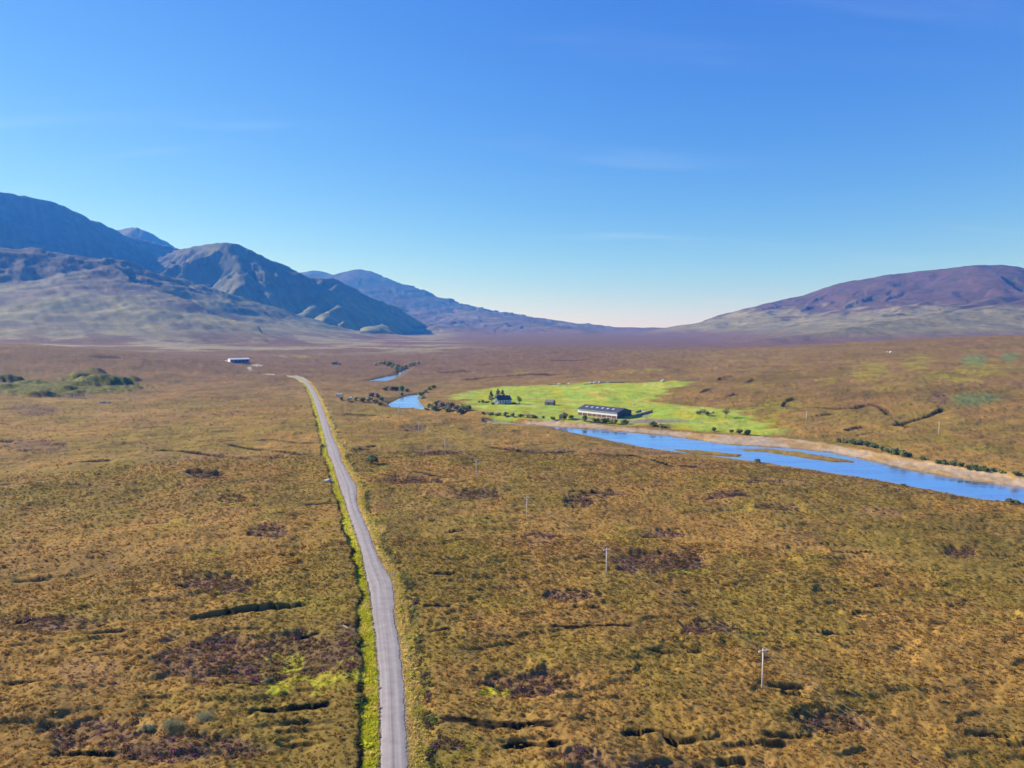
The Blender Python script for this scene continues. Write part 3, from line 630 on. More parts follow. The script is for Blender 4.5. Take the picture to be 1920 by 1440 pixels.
# ------------------------------------------------------------------ road
m, nt, b = nodemat('worn_asphalt')
uv = N_(nt, 'ShaderNodeUVMap'); uv.uv_map = 'UVMap'; sp = N_(nt, 'ShaderNodeSeparateXYZ'); nt.links.new(uv.outputs[0], sp.inputs[0])
g = N_(nt, 'ShaderNodeNewGeometry')
f1 = noise_node(nt, g.outputs['Position'], 0.5, 6, 0.7); f2 = noise_node(nt, g.outputs['Position'], 7.0, 3, 0.7)
mp = N_(nt, 'ShaderNodeMapping'); mp.inputs['Scale'].default_value = (2.6, 0.02, 1); nt.links.new(uv.outputs[0], mp.inputs['Vector'])
f3 = noise_node(nt, mp.outputs[0], 1.0, 4, 0.6)                      # streaks worn along the wheel lines
def wavef(c, w):                                                     # 1 in a band of half width w about lateral position c
    t = N_(nt, 'ShaderNodeMath', operation='SUBTRACT'); nt.links.new(sp.outputs['X'], t.inputs[0]); t.inputs[1].default_value = c
    a = N_(nt, 'ShaderNodeMath', operation='ABSOLUTE'); nt.links.new(t.outputs[0], a.inputs[0])
    q = N_(nt, 'ShaderNodeMapRange', interpolation_type='SMOOTHSTEP'); nt.links.new(a.outputs[0], q.inputs['Value'])
    q.inputs['From Min'].default_value = w; q.inputs['From Max'].default_value = 0; return q.outputs['Result']
def madd(a, b_, op='ADD'):
    t = N_(nt, 'ShaderNodeMath', operation=op)
    for i, v in enumerate((a, b_)):
        if isinstance(v, (int, float)): t.inputs[i].default_value = v
        else: nt.links.new(v, t.inputs[i])
    return t.outputs[0]
tracks = madd(wavef(-0.85, 0.5), wavef(0.85, 0.5))
val = madd(madd(maprange(nt, f1, 0.3, 0.7, -0.15, 0.15), maprange(nt, f3, 0.3, 0.7, -0.2, 0.2)), madd(maprange(nt, f2, 0.3, 0.7, -0.05, 0.05), madd(tracks, 0.10, 'MULTIPLY')))
val = madd(madd(val, madd(wavef(0.0, 0.35), -0.12, 'MULTIPLY')), 0.95)
c = N_(nt, 'ShaderNodeRGB'); c.outputs[0].default_value = (0.345, 0.303, 0.275, 1)
nt.links.new(vscale(nt, c.outputs[0], val), b.inputs['Base Color']); b.inputs['Roughness'].default_value = 0.85; b.inputs['Specular IOR Level'].default_value = 0.25
ROADM = m
K_ = smooth_pl(np.column_stack([RC, RHW]), 6); rc2 = K_[:, :2]; hw2 = K_[:, 2]
rz2 = np.interp(np.linspace(0, len(RZ) - 1, len(rc2)), np.arange(len(RZ)), RZ)
t2 = np.gradient(rc2, axis=0); t2 /= np.hypot(*t2.T)[:, None]; n2_ = np.stack([t2[:, 1], -t2[:, 0]], 1)
arc2 = np.concatenate([[0], np.cumsum(np.hypot(*np.diff(rc2, axis=0).T))])
NL = 9; rv, ruv = [], []
for i in range(len(rc2)):
    for k in range(NL):
        s = -1 + 2 * k / (NL - 1)
        jit = (0.07 * math.sin(arc2[i] * 0.37 + k) + 0.05 * math.sin(arc2[i] * 0.93) + random.uniform(-.10, .10)) if k in (0, NL - 1) else 0
        off = s * hw2[i] + jit
        p = rc2[i] + n2_[i] * off
        rv.append((p[0], p[1], rz2[i] + 0.03 + 0.05 * (1 - s * s) - (0.06 if k in (0, NL - 1) else 0))); ruv.append((off, arc2[i]))
rq = np.array([(i * NL + k, i * NL + k + 1, (i + 1) * NL + k + 1, (i + 1) * NL + k) for i in range(len(rc2) - 1) for k in range(NL - 1)])
road = fast_mesh('road', np.array(rv), rq, ROADM)
ul = road.data.uv_layers.new(name='UVMap'); ul.data.foreach_set('uv', np.array(ruv, np.float32)[rq.ravel()].ravel())
tag(road, 'narrow grey single track road with passing places', 'road', None, 'structure')

# ------------------------------------------------------------------ sampling the finished sheet
def gsamp(x, y, arr):
    x = np.atleast_1d(np.asarray(x, float)); y = np.atleast_1d(np.asarray(y, float))
    r = np.hypot(x, y); a = np.arctan2(x, y)
    fj = np.clip(np.interp(r, rr_, np.arange(NR)), 0, NR - 1.001); fi = np.clip(np.interp(a, ang, np.arange(NA)), 0, NA - 1.001)
    j = fj.astype(int); i = fi.astype(int); tj, ti = fj - j, fi - i
    if arr.ndim == 2: tj, ti = tj[:, None], ti[:, None]
    A = lambda jj_, ii_: arr[jj_ * NA + ii_]
    return (A(j, i) * (1 - ti) + A(j, i + 1) * ti) * (1 - tj) + (A(j + 1, i) * (1 - ti) + A(j + 1, i + 1) * ti) * tj
def gz(x, y): return float(gsamp(x, y, TZ)[0])
def put(px, py):                          # where a line of sight meets the finished ground
    d = np.geomspace(70, 2600, 2600); x, y, z = ray(px, py)
    X, Y, Z = x * d / y, d, CAM_H + z * d / y
    hgt = gsamp(X, Y, TZ); k = np.where(Z <= hgt)[0]
    k = k[0] if len(k) else len(d) - 1
    lo, hi = d[max(k - 1, 0)], d[k]
    for _ in range(18):
        mid = 0.5 * (lo + hi)
        if CAM_H + z * mid / y <= gz(x * mid / y, mid): hi = mid
        else: lo = mid
    X, Y = x * hi / y, hi
    return X, Y, gz(X, Y)
def mpp(y): return y / FPX                # metres per photograph pixel at forward distance y

# ------------------------------------------------------------------ small mesh kit
class MB:
    def __init__(s): s.v, s.f = [], []
    def add(s, vs, fs):
        o = len(s.v); s.v += [tuple(map(float, v)) for v in vs]; s.f += [tuple(i + o for i in f) for f in fs]; return s
    def box(s, x0, x1, y0, y1, z0, z1):
        return s.add([(x0, y0, z0), (x1, y0, z0), (x1, y1, z0), (x0, y1, z0), (x0, y0, z1), (x1, y0, z1), (x1, y1, z1), (x0, y1, z1)],
                     [(3, 2, 1, 0), (4, 5, 6, 7), (0, 1, 5, 4), (1, 2, 6, 5), (2, 3, 7, 6), (3, 0, 4, 7)])
    def hexa(s, a, b):                    # two quads, bottom and top
        return s.add(list(a) + list(b), [(3, 2, 1, 0), (4, 5, 6, 7), (0, 1, 5, 4), (1, 2, 6, 5), (2, 3, 7, 6), (3, 0, 4, 7)])
    def tube(s, pts, rads, k=8):
        pts = [Vector(p) for p in pts]; rings = []
        for i, p in enumerate(pts):
            t = (pts[min(i + 1, len(pts) - 1)] - pts[max(i - 1, 0)]).normalized()
            a = t.orthogonal().normalized(); b = t.cross(a)
            r = rads[i] if isinstance(rads, (list, tuple)) else rads
            rings.append([p + (a * math.cos(q) + b * math.sin(q)) * r for q in (2 * math.pi * j / k for j in range(k))])
        vs = [v for rg in rings for v in rg]; fs = []
        for i in range(len(rings) - 1):
            for j in range(k): fs.append((i * k + j, i * k + (j + 1) % k, (i + 1) * k + (j + 1) % k, (i + 1) * k + j))
        fs.append(tuple(range(k))[::-1]); fs.append(tuple((len(rings) - 1) * k + j for j in range(k)))
        return s.add(vs, fs)
    def gable(s, x0, x1, y0, y1, z0, ze, zr):          # house-shaped solid, ridge along x
        ym = (y0 + y1) / 2
        return s.add([(x0, y0, z0), (x1, y0, z0), (x1, y1, z0), (x0, y1, z0), (x0, y0, ze), (x1, y0, ze), (x1, y1, ze), (x0, y1, ze), (x0, ym, zr), (x1, ym, zr)],
                     [(3, 2, 1, 0), (0, 1, 5, 4), (1, 2, 6, 9, 5), (2, 3, 7, 6), (3, 0, 4, 8, 7), (4, 5, 9, 8), (6, 7, 8, 9)])
    def slope(s, x0, x1, ya, za, yb, zb, t):           # one roof slab
        return s.hexa([(x0, ya, za), (x1, ya, za), (x1, yb, zb), (x0, yb, zb)] if ya < yb else [(x1, ya, za), (x0, ya, za), (x0, yb, zb), (x1, yb, zb)],
                      [(x0, ya, za + t), (x1, ya, za + t), (x1, yb, zb + t), (x0, yb, zb + t)] if ya < yb else [(x1, ya, za + t), (x0, ya, za + t), (x0, yb, zb + t), (x1, yb, zb + t)])
    def build(s, name, mat, parent=None, smooth=False):
        me = bpy.data.meshes.new(name); me.from_pydata(s.v, [], s.f); me.validate(); me.materials.append(mat)
        if smooth: me.polygons.foreach_set('use_smooth', [True] * len(me.polygons))
        o = bpy.data.objects.new(name, me); COL.objects.link(o)
        if parent is not None: o.parent = parent
        return o
def empty(name, loc, rz=0.0, label=None, cat=None, group=None):
    o = bpy.data.objects.new(name, None); COL.objects.link(o); o.location = loc; o.rotation_euler = (0, 0, rz); o.empty_display_size = 0.5
    return tag(o, label, cat, group)
def copy_tree(o, loc, rz=0.0, scale=(1, 1, 1), label=None, cat=None, group=None):
    c = o.copy(); COL.objects.link(c); c.location = loc; c.rotation_euler = (0, 0, rz); c.scale = scale
    for ch in o.children:
        k = ch.copy(); COL.objects.link(k); k.parent = c
        for g2 in ch.children:
            q = g2.copy(); COL.objects.link(q); q.parent = k
    return tag(c, label, cat, group)

M_WHITE = plain('white_cladding', (.72, .72, .74), 0.6, 0.08, 1.5); M_DARKROOF = plain('dark_sheet_roof', (.075, .08, .105), 0.6, 0.25, 0.8)
M_LIGHTPANEL = plain('rooflight', (.55, .62, .72), 0.3, 0.05, 2.0); M_BOARD = plain('brown_boards', (.16, .085, .065), 0.8, 0.3, 1.2)
M_STEEL_SHADE = plain('blue_grey_steel_and_shade', (.05, .075, .12), 0.6, 0.2, 0.7); M_STONE = plain('grey_stone', (.26, .24, .21), 0.9, 0.4, 2.5, bump=0.6)  # the blue-grey steel also carries the barn gable's painted shade
M_SLATE = plain('slate', (.07, .075, .09), 0.6, 0.3, 2.0); M_HARL = plain('white_harling', (.68, .67, .64), 0.85, 0.08, 3.0)
M_GLASS = plain('window_glass', (.02, .03, .04), 0.1, 0.1, 1.0, spec=0.6); M_FRAME = plain('painted_frame', (.7, .7, .68), 0.5, 0.05, 4.0)
M_POLE = plain('weathered_pole', (.66, .59, .55), 0.8, 0.15, 3.0); M_INS = plain('porcelain', (.45, .38, .33), 0.3, 0.1, 8.0); M_WIRE = plain('wire', (.35, .33, .30), 0.5, 0.1, 1.0, metal=0.3)
M_GALV = plain('galvanised_roof', (.62, .64, .66), 0.45, 0.12, 0.6); M_SIGN = plain('grey_sign_plate', (.66, .62, .55), 0.5, 0.08, 6.0); M_WOOD = plain('bleached_wood', (.55, .47, .36), 0.85, 0.2, 5.0)
M_BOULDER = plain('pale_boulder', (.52, .49, .44), 0.9, 0.3, 2.0, bump=0.5); M_BARK = plain('bark', (.09, .065, .05), 0.95, 0.3, 6.0); M_TYRE = plain('rubber', (.02, .02, .02), 0.8, 0.1, 5.0)
def leafmat(name, rgb, var=0.45):
    m, nt, b = nodemat(name)
    oi = N_(nt, 'ShaderNodeObjectInfo'); g = N_(nt, 'ShaderNodeNewGeometry')
    c = N_(nt, 'ShaderNodeRGB'); c.outputs[0].default_value = (*rgb, 1)
    f = noise_node(nt, g.outputs['Position'], 1.4, 3)
    mm = N_(nt, 'ShaderNodeMath', operation='MULTIPLY'); nt.links.new(maprange(nt, f, 0.3, 0.7, 1 - var, 1 + var), mm.inputs[0]); nt.links.new(maprange(nt, oi.outputs['Random'], 0, 1, 0.75, 1.25), mm.inputs[1])
    cl_ = vscale(nt, c.outputs[0], mm.outputs[0]); df = N_(nt, 'ShaderNodeBsdfDiffuse'); tr_ = N_(nt, 'ShaderNodeBsdfTranslucent'); ms = N_(nt, 'ShaderNodeMixShader'); ms.inputs[0].default_value = 0.45
    nt.links.new(cl_, df.inputs['Color']); nt.links.new(cl_, tr_.inputs['Color']); nt.links.new(df.outputs[0], ms.inputs[1]); nt.links.new(tr_.outputs[0], ms.inputs[2])
    nt.nodes.remove(b); nt.links.new(ms.outputs[0], nt.nodes['Material Output'].inputs['Surface'])
    return m
L_OLIVE, L_DARK, L_GREY = leafmat('leaf_olive', (.27, .28, .12)), leafmat('leaf_dark', (.17, .22, .10)), leafmat('leaf_grey', (.34, .34, .21))
L_PURP, L_PALE, L_PINE, L_GREEN = leafmat('leaf_purple_brown', (.31, .23, .18)), leafmat('leaf_pale', (.33, .34, .19), 0.25), leafmat('needle', (.12, .15, .08)), leafmat('leaf_green', (.21, .27, .06))

# ------------------------------------------------------------------ bushes and trees
def leaf_cloud(mb, lobes, count, size, rg):
    tot = sum(l[3] * l[4] * l[5] for l in lobes)
    for cx_, cy_, cz_, a, b_, c_ in lobes:
        for _ in range(max(8, int(count * a * b_ * c_ / tot))):
            d = Vector((rg.gauss(0, 1), rg.gauss(0, 1), rg.gauss(0, 1))).normalized() * (rg.random() ** 0.45)
            p = Vector((cx_ + d.x * a, cy_ + d.y * b_, cz_ + d.z * c_))
            if p.z < 0.02: p.z = 0.02 + rg.random() * 0.1
            n_ = (d + Vector((rg.uniform(-.7, .7), rg.uniform(-.7, .7), rg.uniform(-.2, .9)))).normalized()
            t = n_.orthogonal().normalized(); t.rotate(Matrix.Rotation(rg.uniform(0, 6.28), 3, n_)); u = n_.cross(t); s = size * rg.uniform(.6, 1.4)
            mb.add([p - t * s, p + u * s * .55, p + t * s, p - u * s * .55], [(0, 1, 2, 3)])
    return mb
def make_bush(name, mat, seed, lobes=6, count=260, size=0.09, tall=0.8):
    rg = random.Random(seed); root = empty(name, (0, 0, 0)); ls = []
    for _ in range(lobes):
        a = rg.uniform(0, 6.28); q = rg.uniform(0, .32)
        ls.append((math.cos(a) * q, math.sin(a) * q, tall * rg.uniform(.28, .62), rg.uniform(.14, .27), rg.uniform(.14, .27), tall * rg.uniform(.18, .34)))
    leaf_cloud(MB(), ls, count, size, rg).build('foliage', mat, root)
    st = MB()
    for l in ls[:4]: st.tube([(0, 0, -.08), (l[0] * .5, l[1] * .5, l[2] * .5), (l[0], l[1], l[2])], [.035, .025, .01], 5)
    st.build('stem', M_BARK, root); return root
PROTO = {'olive': [make_bush('bush', L_OLIVE, 1), make_bush('bush', L_OLIVE, 2, 8)], 'dark': [make_bush('bush', L_DARK, 3), make_bush('bush', L_DARK, 4, 7)],
         'grey': [make_bush('bush', L_GREY, 5), make_bush('bush', L_GREY, 6, 8)], 'purple': [make_bush('bush', L_PURP, 7, 7), make_bush('bush', L_PURP, 8)], 'green': [make_bush('bush', L_GREEN, 9), make_bush('bush', L_GREEN, 10, 7)]}
def bushes(lst, label, group, cat='bush', hk=0.85):
    ORD = ['leftmost', 'second from left', 'third from left', 'fourth from left', 'fifth from left', 'sixth from left', 'seventh from left', 'eighth from left', 'ninth from left', 'tenth from left',
           'eleventh from left', 'twelfth from left', 'thirteenth from left', 'fourteenth from left', 'fifteenth from left']
    base_label = label
    for q, (px, py, w, kind) in enumerate(sorted(lst)):
        label = base_label + (', ' + (ORD[q] if q < len(lst) - 1 else 'rightmost') if len(lst) > 1 else '')
        x, y, z = put(px, py); s = w * mpp(y) * 1.25
        p = random.choice(PROTO[kind])
        copy_tree(p, (x, y, z - .05 * s), random.uniform(0, 6.28), (s * random.uniform(.9, 1.1), s * random.uniform(.9, 1.1), s * hk * random.uniform(.85, 1.15)), label, cat, group)
bushes([(805, 764, 14, 'grey'), (818, 760, 16, 'olive'), (830, 766, 20, 'purple'), (845, 764, 18, 'grey'), (858, 768, 18, 'purple'), (870, 771, 18, 'olive'), (880, 768, 14, 'dark'), (815, 770, 14, 'dark'), (838, 772, 15, 'grey'), (800, 769, 10, 'olive'), (864, 775, 14, 'dark'), (826, 757, 12, 'purple')],
       'scrubby bush in the thicket between upper pool and pasture', 'thicket beside the upper pool')
bushes([(905, 777, 10, 'green'), (920, 778, 11, 'olive'), (934, 779, 12, 'olive'), (948, 780, 14, 'grey'), (961, 781, 12, 'olive'), (975, 782, 12, 'green'), (989, 783, 14, 'grey'), (1002, 784, 14, 'olive'), (1018, 785, 9, 'green')],
       'low grey-green bush in the riverside row below the cottage', 'bushes below the cottage')
bushes([(1036, 787, 9, 'olive'), (1058, 786, 18, 'grey'), (1071, 785, 13, 'olive'), (1096, 790, 17, 'dark'), (1118, 792, 14, 'olive'), (1132, 793, 18, 'green'), (1152, 795, 15, 'olive'), (1172, 795, 16, 'dark')],
       'green bush on the bank between the long barn and the river', 'bushes below the long barn')
bushes([(1225, 799, 14, 'dark'), (1241, 802, 12, 'olive'), (1338, 808, 12, 'dark'), (1385, 813, 16, 'dark'), (1401, 815, 18, 'dark'), (1370, 811, 10, 'green')], 'dark bush on the bright grass bank downstream of the barn', 'bushes on the bright bank')
bushes([(1318, 775, 12, 'grey'), (1326, 779, 12, 'dark'), (1311, 777, 10, 'olive'), (1337, 775, 6, 'dark')], 'small bush in the clump in the pasture right of the barn yard', 'bush clump in the pasture')
gl = [(1575, 829, 12), (1586, 830, 14), (1599, 832, 14), (1612, 834, 15), (1625, 837, 16), (1638, 840, 16), (1655, 846, 14), (1667, 849, 18), (1680, 852, 20), (1693, 856, 20), (1705, 857, 14), (1728, 862, 14)]
bushes([(a, b_, c_, random.choice(['dark', 'dark', 'olive'])) for a, b_, c_ in gl], 'dark gorse bush above the pale shingle bank, upstream clump', 'upstream gorse clump')
gl = [(1756, 869, 12), (1770, 870, 14), (1785, 872, 15), (1800, 875, 15), (1815, 878, 15), (1830, 881, 16), (1845, 883, 16), (1862, 884, 13), (1878, 887, 12), (1904, 891, 14)]
bushes([(a, b_, c_, random.choice(['dark', 'dark', 'olive'])) for a, b_, c_ in gl], 'dark gorse bush above the pale shingle bank, downstream clump', 'downstream gorse clump')
bushes([(1420, 867, 20, 'dark'), (1694, 911, 12, 'dark'), (1756, 920, 15, 'dark'), (1850, 937, 20, 'olive'), (1892, 942, 24, 'dark'), (1905, 944, 20, 'olive')], 'small dark bush at the near edge of the wide river', 'bushes on the near river edge', hk=0.45)
bushes([(640, 750, 10, 'olive'), (652, 752, 9, 'grey'), (668, 751, 12, 'grey'), (680, 753, 14, 'olive'), (692, 753, 13, 'grey'), (703, 756, 14, 'purple'), (712, 760, 12, 'dark'), (697, 743, 14, 'purple'), (708, 746, 14, 'purple'), (716, 751, 12, 'dark')],
       'brownish bush in the scrub left of the upper pool', 'scrub left of the upper pool')
bushes([(724, 731, 14, 'purple'), (734, 732, 14, 'purple'), (744, 732, 14, 'dark'), (754, 733, 14, 'dark'), (762, 734, 11, 'dark'), (754, 741, 9, 'dark')], 'dark bush in the hedge-like row beyond the upper pool', 'dark row beyond the upper pool')
bushes([(790, 742, 12, 'olive'), (797, 736, 13, 'purple'), (805, 731, 12, 'olive'), (813, 727, 11, 'dark'), (793, 748, 10, 'grey')], 'bush on the right bank above the upper pool', 'right bank above the upper pool')
gl = [(704, 685, 8), (712, 684, 9), (721, 683, 10), (730, 684, 10), (738, 685, 9), (746, 687, 9), (744, 693, 8), (744, 699, 9), (753, 696, 9), (760, 691, 10), (768, 687, 10), (776, 685, 9), (785, 683, 9), (727, 687, 7), (735, 689, 7)]
bushes([(a, b_, c_, random.choice(['grey', 'dark', 'olive'])) for a, b_, c_ in gl], 'blue-grey riverside tree in the far band upstream', 'far riverside band', 'tree', 1.0)
bushes([(624, 683, 8, 'dark'), (630, 683, 9, 'dark'), (637, 684, 6, 'dark')], 'small dark tree in the far trio on the flat moor', 'far trio on the moor', 'tree')
bushes([(899, 755, 7, 'dark'), (906, 755, 8, 'dark'), (914, 756, 8, 'olive'), (925, 759, 9, 'dark'), (963, 758, 8, 'dark')], 'dark garden bush in the low hedge round the white cottage', 'cottage hedge')
bushes([(697, 868, 24, 'dark')], 'dark green bush standing alone on the moor right of the road', None)
def make_pine(seed, h):
    rg = random.Random(seed); root = empty('pine_tree', (0, 0, 0))
    lean = rg.uniform(-.03, .03)
    MB().tube([(0, 0, -.3), (lean * h * .3, 0, h * .4), (lean * h, 0, h * .97)], [.24, .16, .04], 7).build('trunk', M_BARK, root)
    mb, lb = MB(), MB()
    for k in range(17):
        zc = h * (.30 + .68 * k / 16); rad = h * .27 * (1 - (k / 17) ** 1.7) * rg.uniform(.7, 1.15) + .25
        for q in range(5 if k < 14 else 3):
            a = rg.uniform(0, 6.28); rr2 = rad * rg.uniform(.55, 1.0)
            tip = (math.cos(a) * rr2, math.sin(a) * rr2, zc + rg.uniform(-.2, .35)); lb.tube([(0, 0, zc - .15), tip], [.05, .02], 4)
            leaf_cloud(mb, [(tip[0] * .75, tip[1] * .75, tip[2], .55 * rad * .6 + .25, .55 * rad * .6 + .25, .32)], 34, .2, rg)
    tag(lb.build('branch', M_BARK, root), kind='stuff'); mb.build('crown', L_PINE, root); return root
def make_tree(seed, h, mat):
    rg = random.Random(seed); root = empty('broadleaf_tree', (0, 0, 0)); ls = []
    MB().tube([(0, 0, -.2), (.1, 0, h * .3), (.05, .1, h * .6)], [.22, .16, .07], 7).build('trunk', M_BARK, root); lb = MB()
    for _ in range(9):
        a = rg.uniform(0, 6.28); q = h * rg.uniform(.08, .26); c_ = (math.cos(a) * q, math.sin(a) * q, h * rg.uniform(.35, .78)); lb.tube([(.05, .05, h * .3), c_], [.07, .02], 4)
        ls.append((*c_, h * rg.uniform(.14, .22), h * rg.uniform(.14, .22), h * rg.uniform(.12, .2)))
    tag(lb.build('branch', M_BARK, root), kind='stuff'); leaf_cloud(MB(), ls, 900, .22, rg).build('crown', mat, root); return root
for i, (px, py, hp, lb) in enumerate([(921, 757, 24, 'leftmost tall pine behind the white cottage'), (934, 756, 27, 'tallest pine, in the middle behind the white cottage'), (942, 755, 24, 'rightmost pine, close behind the cottage roof')]):
    x, y, z = put(px, py); t = make_pine(20 + i, hp * mpp(y)); t.location = (x, y, z); tag(t, lb, 'tree', 'pines behind the cottage')
x, y, z = put(974, 757.5); t = make_tree(31, 17 * mpp(y), L_DARK); t.location = (x, y, z); tag(t, 'round dark broadleaf tree standing just right of the white cottage', 'tree')
x, y, z = put(1361, 783); t = make_tree(32, 22 * mpp(y), L_OLIVE); t.location = (x, y, z); tag(t, 'lone olive tree at the right end of the green pasture', 'tree')

# ------------------------------------------------------------------ long farm barn
x, y, z = put(1157, 785)
barn = empty('farm_barn', (x, y, z + .1), math.radians(-44), 'long low barn with dark roof, skylights and white side wall beside the river', 'barn')
BL, BW, BE, BR = 33.5, 17.0, 3.9, 6.0
MB().box(-BL, 0, 0, .25, 1.5, BE).build('side_wall', M_WHITE, barn); MB().box(-BL, 0, BW - .25, BW, -1, BE).build('side_wall', M_WHITE, barn)
for xx in (-BL, -.25):
    mb = MB(); mb.add([(xx, .26, -1), (xx, BW - .26, -1), (xx, BW - .26, BE - .05), (xx, BW / 2, BR - .08), (xx, .26, BE - .05), (xx + .25, .26, -1), (xx + .25, BW - .26, -1), (xx + .25, BW - .26, BE - .05), (xx + .25, BW / 2, BR - .08), (xx + .25, .26, BE - .05)],
           [(0, 1, 2, 3, 4), (9, 8, 7, 6, 5), (0, 5, 6, 1), (1, 6, 7, 2), (2, 7, 8, 3), (3, 8, 9, 4), (4, 9, 5, 0)])
    mb.build('gable_wall', M_STEEL_SHADE, barn)  # gable's shade put into colour: dark blue-grey against the white side wall
for k in range(8):
    x0 = -BL + .3 + k * (BL - .6) / 8; MB().box(x0 + .18, x0 + (BL - .6) / 8 - .18, .05, .2, -1, 1.48).build('board_panel', M_BOARD, barn)
for k in range(9):
    x0 = -BL + .3 + k * (BL - .6) / 8; MB().box(x0 - .15, x0 + .15, -.12, .28, -1, 1.5).build('post', M_POLE, barn)
rf = MB().slope(-BL - .5, .5, -.55, BE - .12, BW / 2, BR, .14).slope(-BL - .5, .5, BW + .55, BE - .12, BW / 2, BR, .14).build('roof', M_DARKROOF, barn)
for k in range(6):
    x0 = -BL + 3.4 + k * 4.5; s0, s1 = .52, .74
    fz = lambda s: BE - .12 + (BR - BE + .12) * s + .16; fy = lambda s: -.55 + (BW / 2 + .55) * s
    MB().slope(x0, x0 + 1.5, fy(s0), fz(s0), fy(s1), fz(s1), .05).build('skylight', M_LIGHTPANEL, rf)
MB().box(-BL - .52, .52, BW / 2 - .3, BW / 2 + .3, BR + .06, BR + .3).build('ridge_cap', M_DARKROOF, rf)
for k in range(16):
    x0 = -BL + .4 + k * (BL - .8) / 15; MB().slope(x0, x0 + .12, -.56, BE + .03, BW / 2 - .3, BR + .09, .05).build('roof_rib', M_DARKROOF, rf)
d_ = MB().box(0.02, .10, 6.2, 10.6, -1, 3.3).build('sliding_door', plain('barn_door', (.03, .045, .075), 0.6, 0.2, 1.0), barn); MB().box(.11, .16, 10.1, 10.3, 1.0, 1.5).build('handle', M_GALV, d_)
MB().box(.02, .08, 13.5, 15.0, 1.5, 2.6).build('window', M_GLASS, barn); MB().box(-BL, 0, -.68, -.56, BE - .22, BE - .08).build('gutter', M_GALV, barn)

# ------------------------------------------------------------------ white cottage
x, y, z = put(934, 758)
cot = empty('cottage', (x, y, z), math.radians(32), 'white cottage with dark slate roof among pines on the pasture', 'house')
CL, CW, CE, CR = 12.5, 7.0, 3.0, 6.2
MB().gable(0, CL, 0, CW, -1, CE, CR).build('wall', M_HARL, cot)
rf = MB().slope(-.3, CL + .3, -.35, CE - .1, CW / 2, CR + .05, .16).slope(-.3, CL + .3, CW + .35, CE - .1, CW / 2, CR + .05, .16).build('roof', M_SLATE, cot)
for xx in (.1, CL - 1.0):
    c_ = MB().box(xx, xx + .9, CW / 2 - .45, CW / 2 + .45, CR - .4, CR + 1.2).build('chimney', M_HARL, rf)
for xx in (1.6, 4.0, 9.2):
    w_ = MB().box(xx, xx + 1.2, -.05, .04, 1.0, 2.3).build('window', M_FRAME, cot); MB().box(xx + .12, xx + 1.08, -.075, -.05, 1.12, 2.18).build('pane', M_GLASS, w_)
d_ = MB().box(6.6, 7.6, -.05, .04, 0, 2.1).build('door', M_STEEL_SHADE, cot); MB().box(7.4, 7.48, -.1, -.05, 1.0, 1.1).build('handle', M_GALV, d_)
w_ = MB().box(-.05, .04, 2.9, 4.1, 1.2, 2.5).build('window', M_FRAME, cot); MB().box(-.075, -.05, 3.0, 4.0, 1.3, 2.4).build('pane', M_GLASS, w_)
for xx in (2.2, 8.6):
    dm = MB().gable(0, 2.0, 0, 1.5, 0, .9, 1.5).build('dormer', M_SLATE, rf); dm.rotation_euler = (0, 0, math.pi / 2); dm.location = (xx + 1.5, .9, CE + .5); MB().box(-.04, .02, .35, 1.15, .25, .85).build('pane', M_GLASS, dm)
# stone byre
x, y, z = put(1021, 759.5)
by = empty('stone_byre', (x, y, z), math.radians(-28), 'small old grey stone byre between the cottage and the barn', 'byre')
MB().gable(0, 7.2, 0, 5.0, -1, 2.5, 4.2).build('wall', M_STONE, by)
MB().slope(-.15, 7.35, -.2, 2.42, 2.5, 4.24, .14).slope(-.15, 7.35, 5.2, 2.42, 2.5, 4.24, .14).build('roof', plain('lichened_slate', (.19, .18, .16), 0.8, 0.3, 2.0), by)
MB().box(2.8, 3.8, -.04, .03, 0, 1.9).build('door', M_BARK, by); MB().box(5.2, 5.8, -.04, .03, 1.1, 1.7).build('window', M_GLASS, by); MB().box(7.16, 7.24, 2.0, 3.0, 0, 1.8).build('door', M_BARK, by)
# pens, gate
def wall_run(name, pts, h, w, label, cat):
    P3 = [put(*p) for p in pts]; root = empty(name, P3[0], 0, label, cat); rg = random.Random(len(pts)); o = Vector(P3[0])
    for a, b_ in zip(P3[:-1], P3[1:]):
        a, b_ = Vector(a), Vector(b_); dv = b_ - a; L = max(dv.length, .5); k = max(2, int(L / 1.1)); t = dv / L; nn = Vector((-t.y, t.x, 0)).normalized() * w / 2; mb = MB()
        for i in range(k):
            p, q = a + dv * (i / k) - o, a + dv * ((i + 1) / k) - o; hh = h * rg.uniform(.8, 1.15); up = Vector((0, 0, hh)); dn = Vector((0, 0, -.6)); e2 = t * .04; wv_ = nn * rg.uniform(.85, 1.15)
            mb.hexa([p - wv_ + dn, q - wv_ + dn - e2, q + wv_ + dn - e2, p + wv_ + dn], [p - wv_ * .8 + up, q - wv_ * .8 + up - e2, q + wv_ * .8 + up - e2, p + wv_ * .8 + up])
        mb.build('wall_run', M_STONE, root)
    return root
wall_run('stone_pen', [(1190, 781), (1206, 777), (1223, 772)], 1.3, .6, 'low grey stone pen wall running from the barn gable', 'wall')
wall_run('stone_pen', [(1192, 774), (1201, 771.5), (1211, 774)], 1.2, .6, 'short tumbled stone wall in the yard behind the barn gable', 'wall')
wall_run('stone_dyke', [(1030, 721.5), (1062, 720), (1096, 721), (1130, 718.5), (1172, 716.5)], .7, .7, 'tumbled stone dyke along the top edge of the pasture', 'wall')
x, y, z = put(1308, 794); gt = empty('field_gate', (x, y, z), math.radians(-10), 'small pale field gate at the end of the barn track', 'gate')
for xx in (0, 2.9): MB().tube([(xx, 0, -.4), (xx, 0, 1.5)], .12, 6).build('post', M_WOOD, gt)
